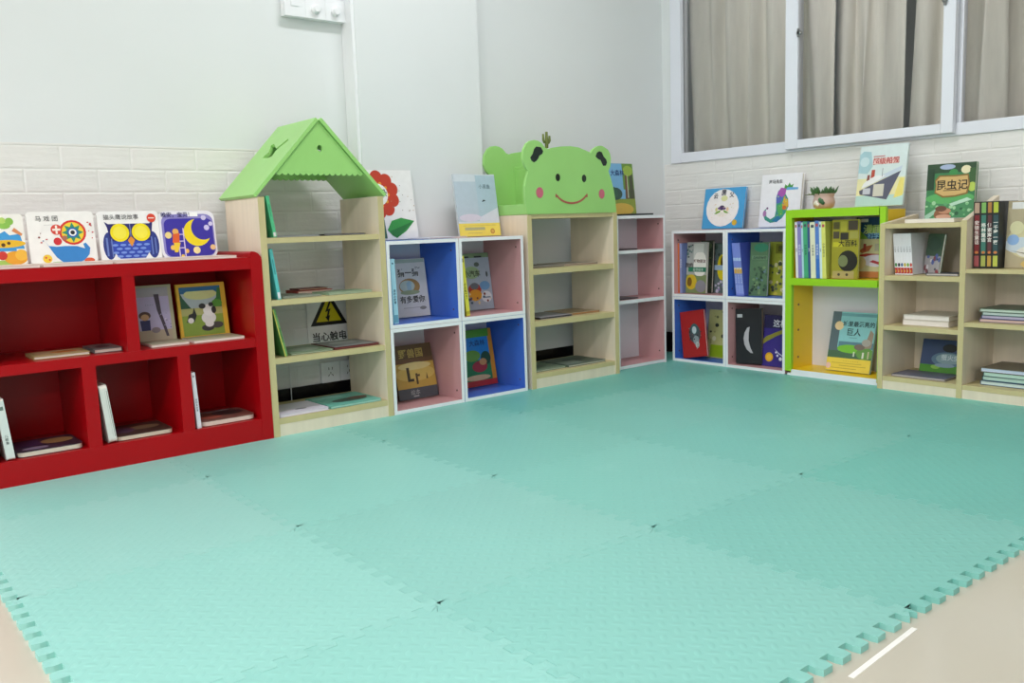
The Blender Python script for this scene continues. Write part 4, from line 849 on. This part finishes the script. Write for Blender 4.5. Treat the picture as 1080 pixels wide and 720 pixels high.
# --- wooden bookcase
for i in range(6):
    book('thin white spined book, number ' + ('one', 'two', 'three', 'four', 'five', 'six')[i] + ' from the left in the red banded white set', 'B', -1.1495 - .0128 * i, .01, .483, .16, .172, .0122, '#e2e2e6', '#eeeef2', mode='spine', tilt=R_(4.5), group='white red banded book set in the wooden bookcase', sp_art=[('r', .0, .03, 1, .17, '#b8282c'), ('r', .1, .06, .5, .12, '#d8a83c'), ('e', .5, .24, .4, .045, ('#4c8c4c', '#2c2c34', '#4c6c9c', '#c8b42c', '#7cae3c', '#c84c3c')[i]), ('tv', '小故事', .5, .62, .008, '#8c8c94')])
book('grey green comic book leaning beside the white set in the wooden bookcase', 'B', -1.232, .09, .483, .130, .168, .010, '#4c6450', lean=R_(8), yaw=R_(-38), group='books in the wooden bookcase', art=[('r', .0, .0, 1, .45, '#b4b0b4'), ('dots', .05, .03, .95, .45, 16, .08, ['#a03c44', '#5c6cb0', '#e0dce0', '#8c4c54', '#4c5460']), ('e', .5, .75, .4, .18, '#40584a')])
book('thin white book lying in the top opening of the wooden bookcase', 'B', -1.285, .0, .483, .130, .10, .009, '#5c6068', mode='flat', page='#f0ece8', group='books in the wooden bookcase')
book('thick cream book lying on another in the middle of the wooden bookcase', 'B', -1.192, .005, .2970, .190, .20, .020, '#d0c8bc', mode='flat', page='#efe9e2', group='books in the wooden bookcase')
book('thick cream book lying under another in the middle of the wooden bookcase', 'B', -1.190, .003, .273, .192, .20, .0235, '#d8d0c4', mode='flat', page='#efe9e2', group='books in the wooden bookcase')
book('dark blue picture book with green meadow at the bottom of the wooden bookcase', 'B', -1.200, .135, .055, .190, .145, .010, '#3a4c74', lean=R_(15), group='books in the wooden bookcase', art=[('r', .0, .0, 1, .24, '#4c9428'), ('e', .35, .18, .10, .06, '#8cc04c'), ('e', .60, .42, .36, .22, '#5c7c94'), ('e', .62, .44, .28, .16, '#8ca8b0'), ('e', .62, .76, .16, .12, '#15181e'), ('e', .55, .24, .22, .06, '#8ca4b8'), ('t', '萤火虫', .66, .48, .026, '#d0dce0', 1)])
book('grey book lying flat in front of the dark blue meadow book', 'B', -1.160, -.022, .055, .225, .14, .009, '#6c6c80', mode='flat', page='#d8d0c8', group='books in the wooden bookcase')
GR = 'dark spined story books at the right edge'
for i, (t, cv, top, mid, bot, s_, nm) in enumerate([(.026, '#2c1a18', '#b89a84', '#7c2028', '#a04c50', '安徒生童话', 'dark red'), (.024, '#18201c', '#7cb05c', '#3c7a6c', '#a8b054', '格林童话', 'dark green'), (.020, '#1a1614', '#b07c3c', '#5c3034', '#c09a40', '伊索寓言', 'black and orange'), (.025, '#141a1c', '#b8c43c', '#2c4c50', '#bcc450', '一千零一夜', 'black and lime')]):
    aa = -1.4705 - sum((.026, .024, .020, .025)[:i])
    book(nm + ' spined story book in the row at the right edge', 'B', aa, .0, .515, .17, .258, t * .985, cv, cv, mode='spine', tilt=R_(1.0), group=GR, sp_art=[('r', .12, .83, .82, .985, top), ('r', .12, .22, .82, .80, mid), ('r', .12, .03, .82, .19, bot), ('tv', s_, .47, .54, .0175, '#ece8e0', 1), ('e', .47, .24, .28, .02, '#d07c3c')])
book('pale painted picture book with title starting 波 at the right edge', 'B', -1.570, .04, .515, .180, .256, .012, '#a89c7c', lean=R_(4), group=GR, art=[('r', .0, .0, 1, .9, '#b4a888'), ('r', .34, .70, 1, .84, '#c8b078'), ('r', .34, .80, 1, .84, '#b88c50'), ('e', .46, .40, .44, .26, '#d0c89c'), ('e', .20, .60, .14, .10, '#d8d4a8'), ('e', .30, .34, .34, .12, '#c8d4dc'), ('e', .14, .42, .12, .08, '#8cb0dc'), ('e', .70, .52, .20, .07, '#8c7450'), ('e', .62, .24, .40, .10, '#e0dcd0'), ('e', .66, .06, .34, .08, '#d0b468'), ('r', .08, .88, .5, .98, '#e4e4e0'), ('p', [(.1, .26), (.5, .19), (.9, .25), (.5, .21)], '#6c6048'), ('t', '波得', .62, .72, .048, '#2c2418', 1)])
for (z, n, dz, tt, nm, gg) in ((.305, 4, .0132, .0128, 'middle', 'books stacked on the middle right shelf'), (.055, 4, .0172, .0166, 'bottom', 'books stacked on the bottom right shelf')):
    for i in range(n):
        book(('lowest', 'second lowest', 'second highest', 'topmost')[i] + ' book of the stack on the ' + nm + ' shelf at the right edge', 'B', -1.505 - .004 * ((i * 7) % 3) + (.006 if nm == 'middle' else -.006), .004 + .004 * ((i * 5) % 3), z + dz * i, .19, .2, tt, ('#6c5c84', '#3c5c7c', '#4c7c6c', '#5c6c5c')[i] if nm == 'middle' else ('#2c4a6c', '#2c5c6c', '#3c5c5c', '#6c6454')[i], mode='flat', page=('#e4c8bc', '#d4cce4', '#cfe0dc', '#c8dccc')[i] if nm == 'middle' else ('#cfe4e0', '#c4e4d4', '#c8e8d8', '#ccd8ec')[i], group=gg)

# ---------------------------------------------------------------- plants
def succulent():
    r = thing('potted_succulent', 'small succulent in a blush pot on the lime shelf', 'plant', (.10, -.757, .773))
    b = MB(); b.lathe([(.030, 0), (.044, .008), (.049, .028), (.046, .045), (.043, .052), (.046, .064), (.049, .068), (.042, .068), (.040, .056)], 24)
    p = b.build('pot', M_pot, r, smooth=True)
    b = MB()
    for k, (u, v, s_, c) in enumerate([(-.012, .028, .011, '#eee8dc'), (-.022, .024, .009, '#e4dcc8'), (-.004, .020, .009, '#f2ece2'), (.014, .034, .012, '#3c6a44'), (.022, .026, .009, '#2f5c3c'), (.008, .042, .009, '#4c7c50')]):
        ang = PI + u / .048
        Mx = Matrix.Translation((.0485 * math.cos(ang), -.0485 * math.sin(ang) * -1, v)) @ Matrix.Rotation(ang, 4, 'Z') @ Matrix.Rotation(PI / 2, 4, 'Y')
        Mx = Matrix.Translation((.0470 * math.cos(ang), .0470 * math.sin(ang), v)) @ Matrix.Rotation(ang, 4, 'Z') @ Matrix.Rotation(PI / 2, 4, 'Y')
        b.lathe([(s_, 0), (s_ * .8, .003), (s_ * .3, .005)], 8, Mx, col=L(c))
    b.build('pot_flower', M_ink, p)
    b = MB(); b.lathe([(.041, .056), (.02, .060), (.001, .061)], 16, col=L('#3c3024')); b.build('soil', M_ink, r)
    rg = random.Random(3)
    for k in range(44):
        rr = .036 * math.sqrt(rg.random()); an = rg.uniform(0, 2 * PI); h = rg.uniform(.024, .046)
        x, y = rr * math.cos(an), rr * math.sin(an); fl = 1 + 1.0 * rr / .036
        b = MB(); b.tube([(x, y, .056), (x * (1 + .25 * fl), y * (1 + .25 * fl), .056 + h * .5), (x * (1 + .42 * fl), y * (1 + .42 * fl), .056 + h)], [.0035, .0055, .0012], 6)
        b.build('leaf', M_leaf, r, smooth=True)
    b = MB(); b.tube([(-.0, .03, .062), (-.004, .060, .068), (-.006, .094, .066)], [.003, .0035, .001], 6); b.tube([(-.004, .07, .067), (-.004, .078, .074)], [.002, .001], 6); b.build('trailing_stem', M_cactus, r, smooth=True)
succulent()

def cactus():
    r = thing('potted_cactus', 'tiny branching cactus in a white pot behind the frog face', 'plant', (-.786, .15, 1.0205))
    b = MB(); b.lathe([(.018, 0), (.024, .02), (.027, .074), (.024, .078), (.020, .072)], 18); b.build('pot', M_plastic, r, smooth=True)
    for pts, ra in (([(0, 0, .06), (0, 0, .10), (.001, 0, .156)], [.007, .0085, .006]), ([(0, 0, .108), (-.013, .002, .108), (-.018, .002, .118), (-.019, .002, .146)], [.005, .006, .006, .0045]), ([(0, 0, .104), (.012, -.001, .106), (.018, -.001, .116), (.019, 0, .138)], [.005, .006, .007, .005])):
        b = MB(); b.tube(pts, ra, 8); b.build('stem', M_cactus, r, smooth=True)
cactus()

# ---------------------------------------------------------------- wall fittings
def wall_unit(label, x, knob):
    r = thing('wall_switch', label, 'switch', (x, ROOM['y1'], 1.647), 0, 'row of wall switches at the top')
    b = MB(); b.box(-.0445, .0445, -.034, 0, -.043, .043); b.build('switch_box', M_plastic, r, bevel=.003)
    b = MB(); b.box(-.0445, .0445, -.040, -.0342, -.043, .043); pl = b.build('face_plate', M_plastic, r, bevel=.002)
    if knob:
        b = MB(); b.lathe([(.019, 0), (.019, .006), (.016, .008), (.015, .020), (.013, .022)], 24, Matrix.Translation((0, -.0402, -.006)) @ Matrix.Rotation(PI / 2, 4, 'X')); b.build('dial', M_plastic, r, smooth=False)
    else:
        b = MB(); b.box(-.018, .018, -.043, -.0402, -.004, .036); b.build('rocker', M_plastic, r, bevel=.001)
for i, (k, s_) in enumerate(((False, 'white rocker switch plate at the left end of the top row'), (True, 'white dial switch plate in the middle of the top row'), (True, 'white dial switch plate at the right end beside the white trim'))):
    wall_unit(s_, -1.933 + .0895 * i, k)

def outlet(label, x):
    r = thing('wall_outlet', label, 'socket', (x, ROOM['y1'] - .002, .149), 0, 'white outlets inside the house shelf')
    b = MB(); b.box(-.043, .043, -.018, 0, -.043, .043); pl = b.build('face_plate', M_plastic, r, bevel=.003)
    for dx, dz, rot in ((-.008, .016, 0), (.008, .016, 0), (-.009, -.013, .5), (.009, -.013, -.5), (0, -.004, 0)):
        b = MB(Matrix.Translation((dx, 0, dz)) @ Matrix.Rotation(rot, 4, 'Y')); b.box(-.0012, .0012, -.0186, -.0178, -.005, .005, col=L('#3a3a3c')); b.build('slot', M_ink, pl)
outlet('white wall outlet at the back of the house shelf, left of another', -1.864); outlet('white wall outlet at the back of the house shelf, beside the right panel', -1.776 + .001)

def warning_sign():
    r = thing('warning_sign', 'white electric shock warning sign with yellow triangle behind the house shelf', 'sign', (-1.853, ROOM['y1'] - .009, .215))
    b = MB(); b.box(-.10, .10, -.002, 0, 0, .285, col=L('#f4f4f2')); b.build('plate', M_ink, r)
    tri = lambda s, cy: [(s * math.cos(R_(q)), cy + s * math.sin(R_(q))) for q in (90, 210, 330)]
    b = MB(); b.plate(tri(.100, .186), [], .0001, front_at(-.0023), col=L('#14140f')); b.plate(tri(.069, .186), [], .0001, front_at(-.0026), col=L('#e3d21c'))
    b.plate([(.006, .240), (-.016, .192), (-.003, .195), (-.010, .172), (-.017, .173), (-.002, .150), (.006, .178), (-.0005, .176), (.010, .206), (-.002, .203), (.016, .240)], [], .0001, front_at(-.0029), col=L('#14140f'))
    b.build('triangle', M_ink, r)
    b = MB()
    vs, fs = text_geo('当心触电', True); b.add([(v[0] * .041, .088 + v[1] * .041, 0) for v in vs], fs, L('#1a1a1a'), 0, front_at(-.003))
    vs, fs = text_geo('Danger electric shock'); b.add([(v[0] * .0158, .0605 + v[1] * .0150, 0) for v in vs], fs, L('#2a2a2a'), 0, front_at(-.003))
    b.build('lettering', M_ink, r)
warning_sign()

b = MB(); b.tube([(-2.046, .376, .20), (-2.048, .372, .11), (-2.050, .368, .04), (-2.053, .36, -.004), (-2.056, .33, -.0085), (-2.09, .32, -.0085)], .0022, 8)
tag(b.build('white_cord', M_plastic, smooth=True), 'thin white cord hanging down the wall behind the house shelf', 'cord')
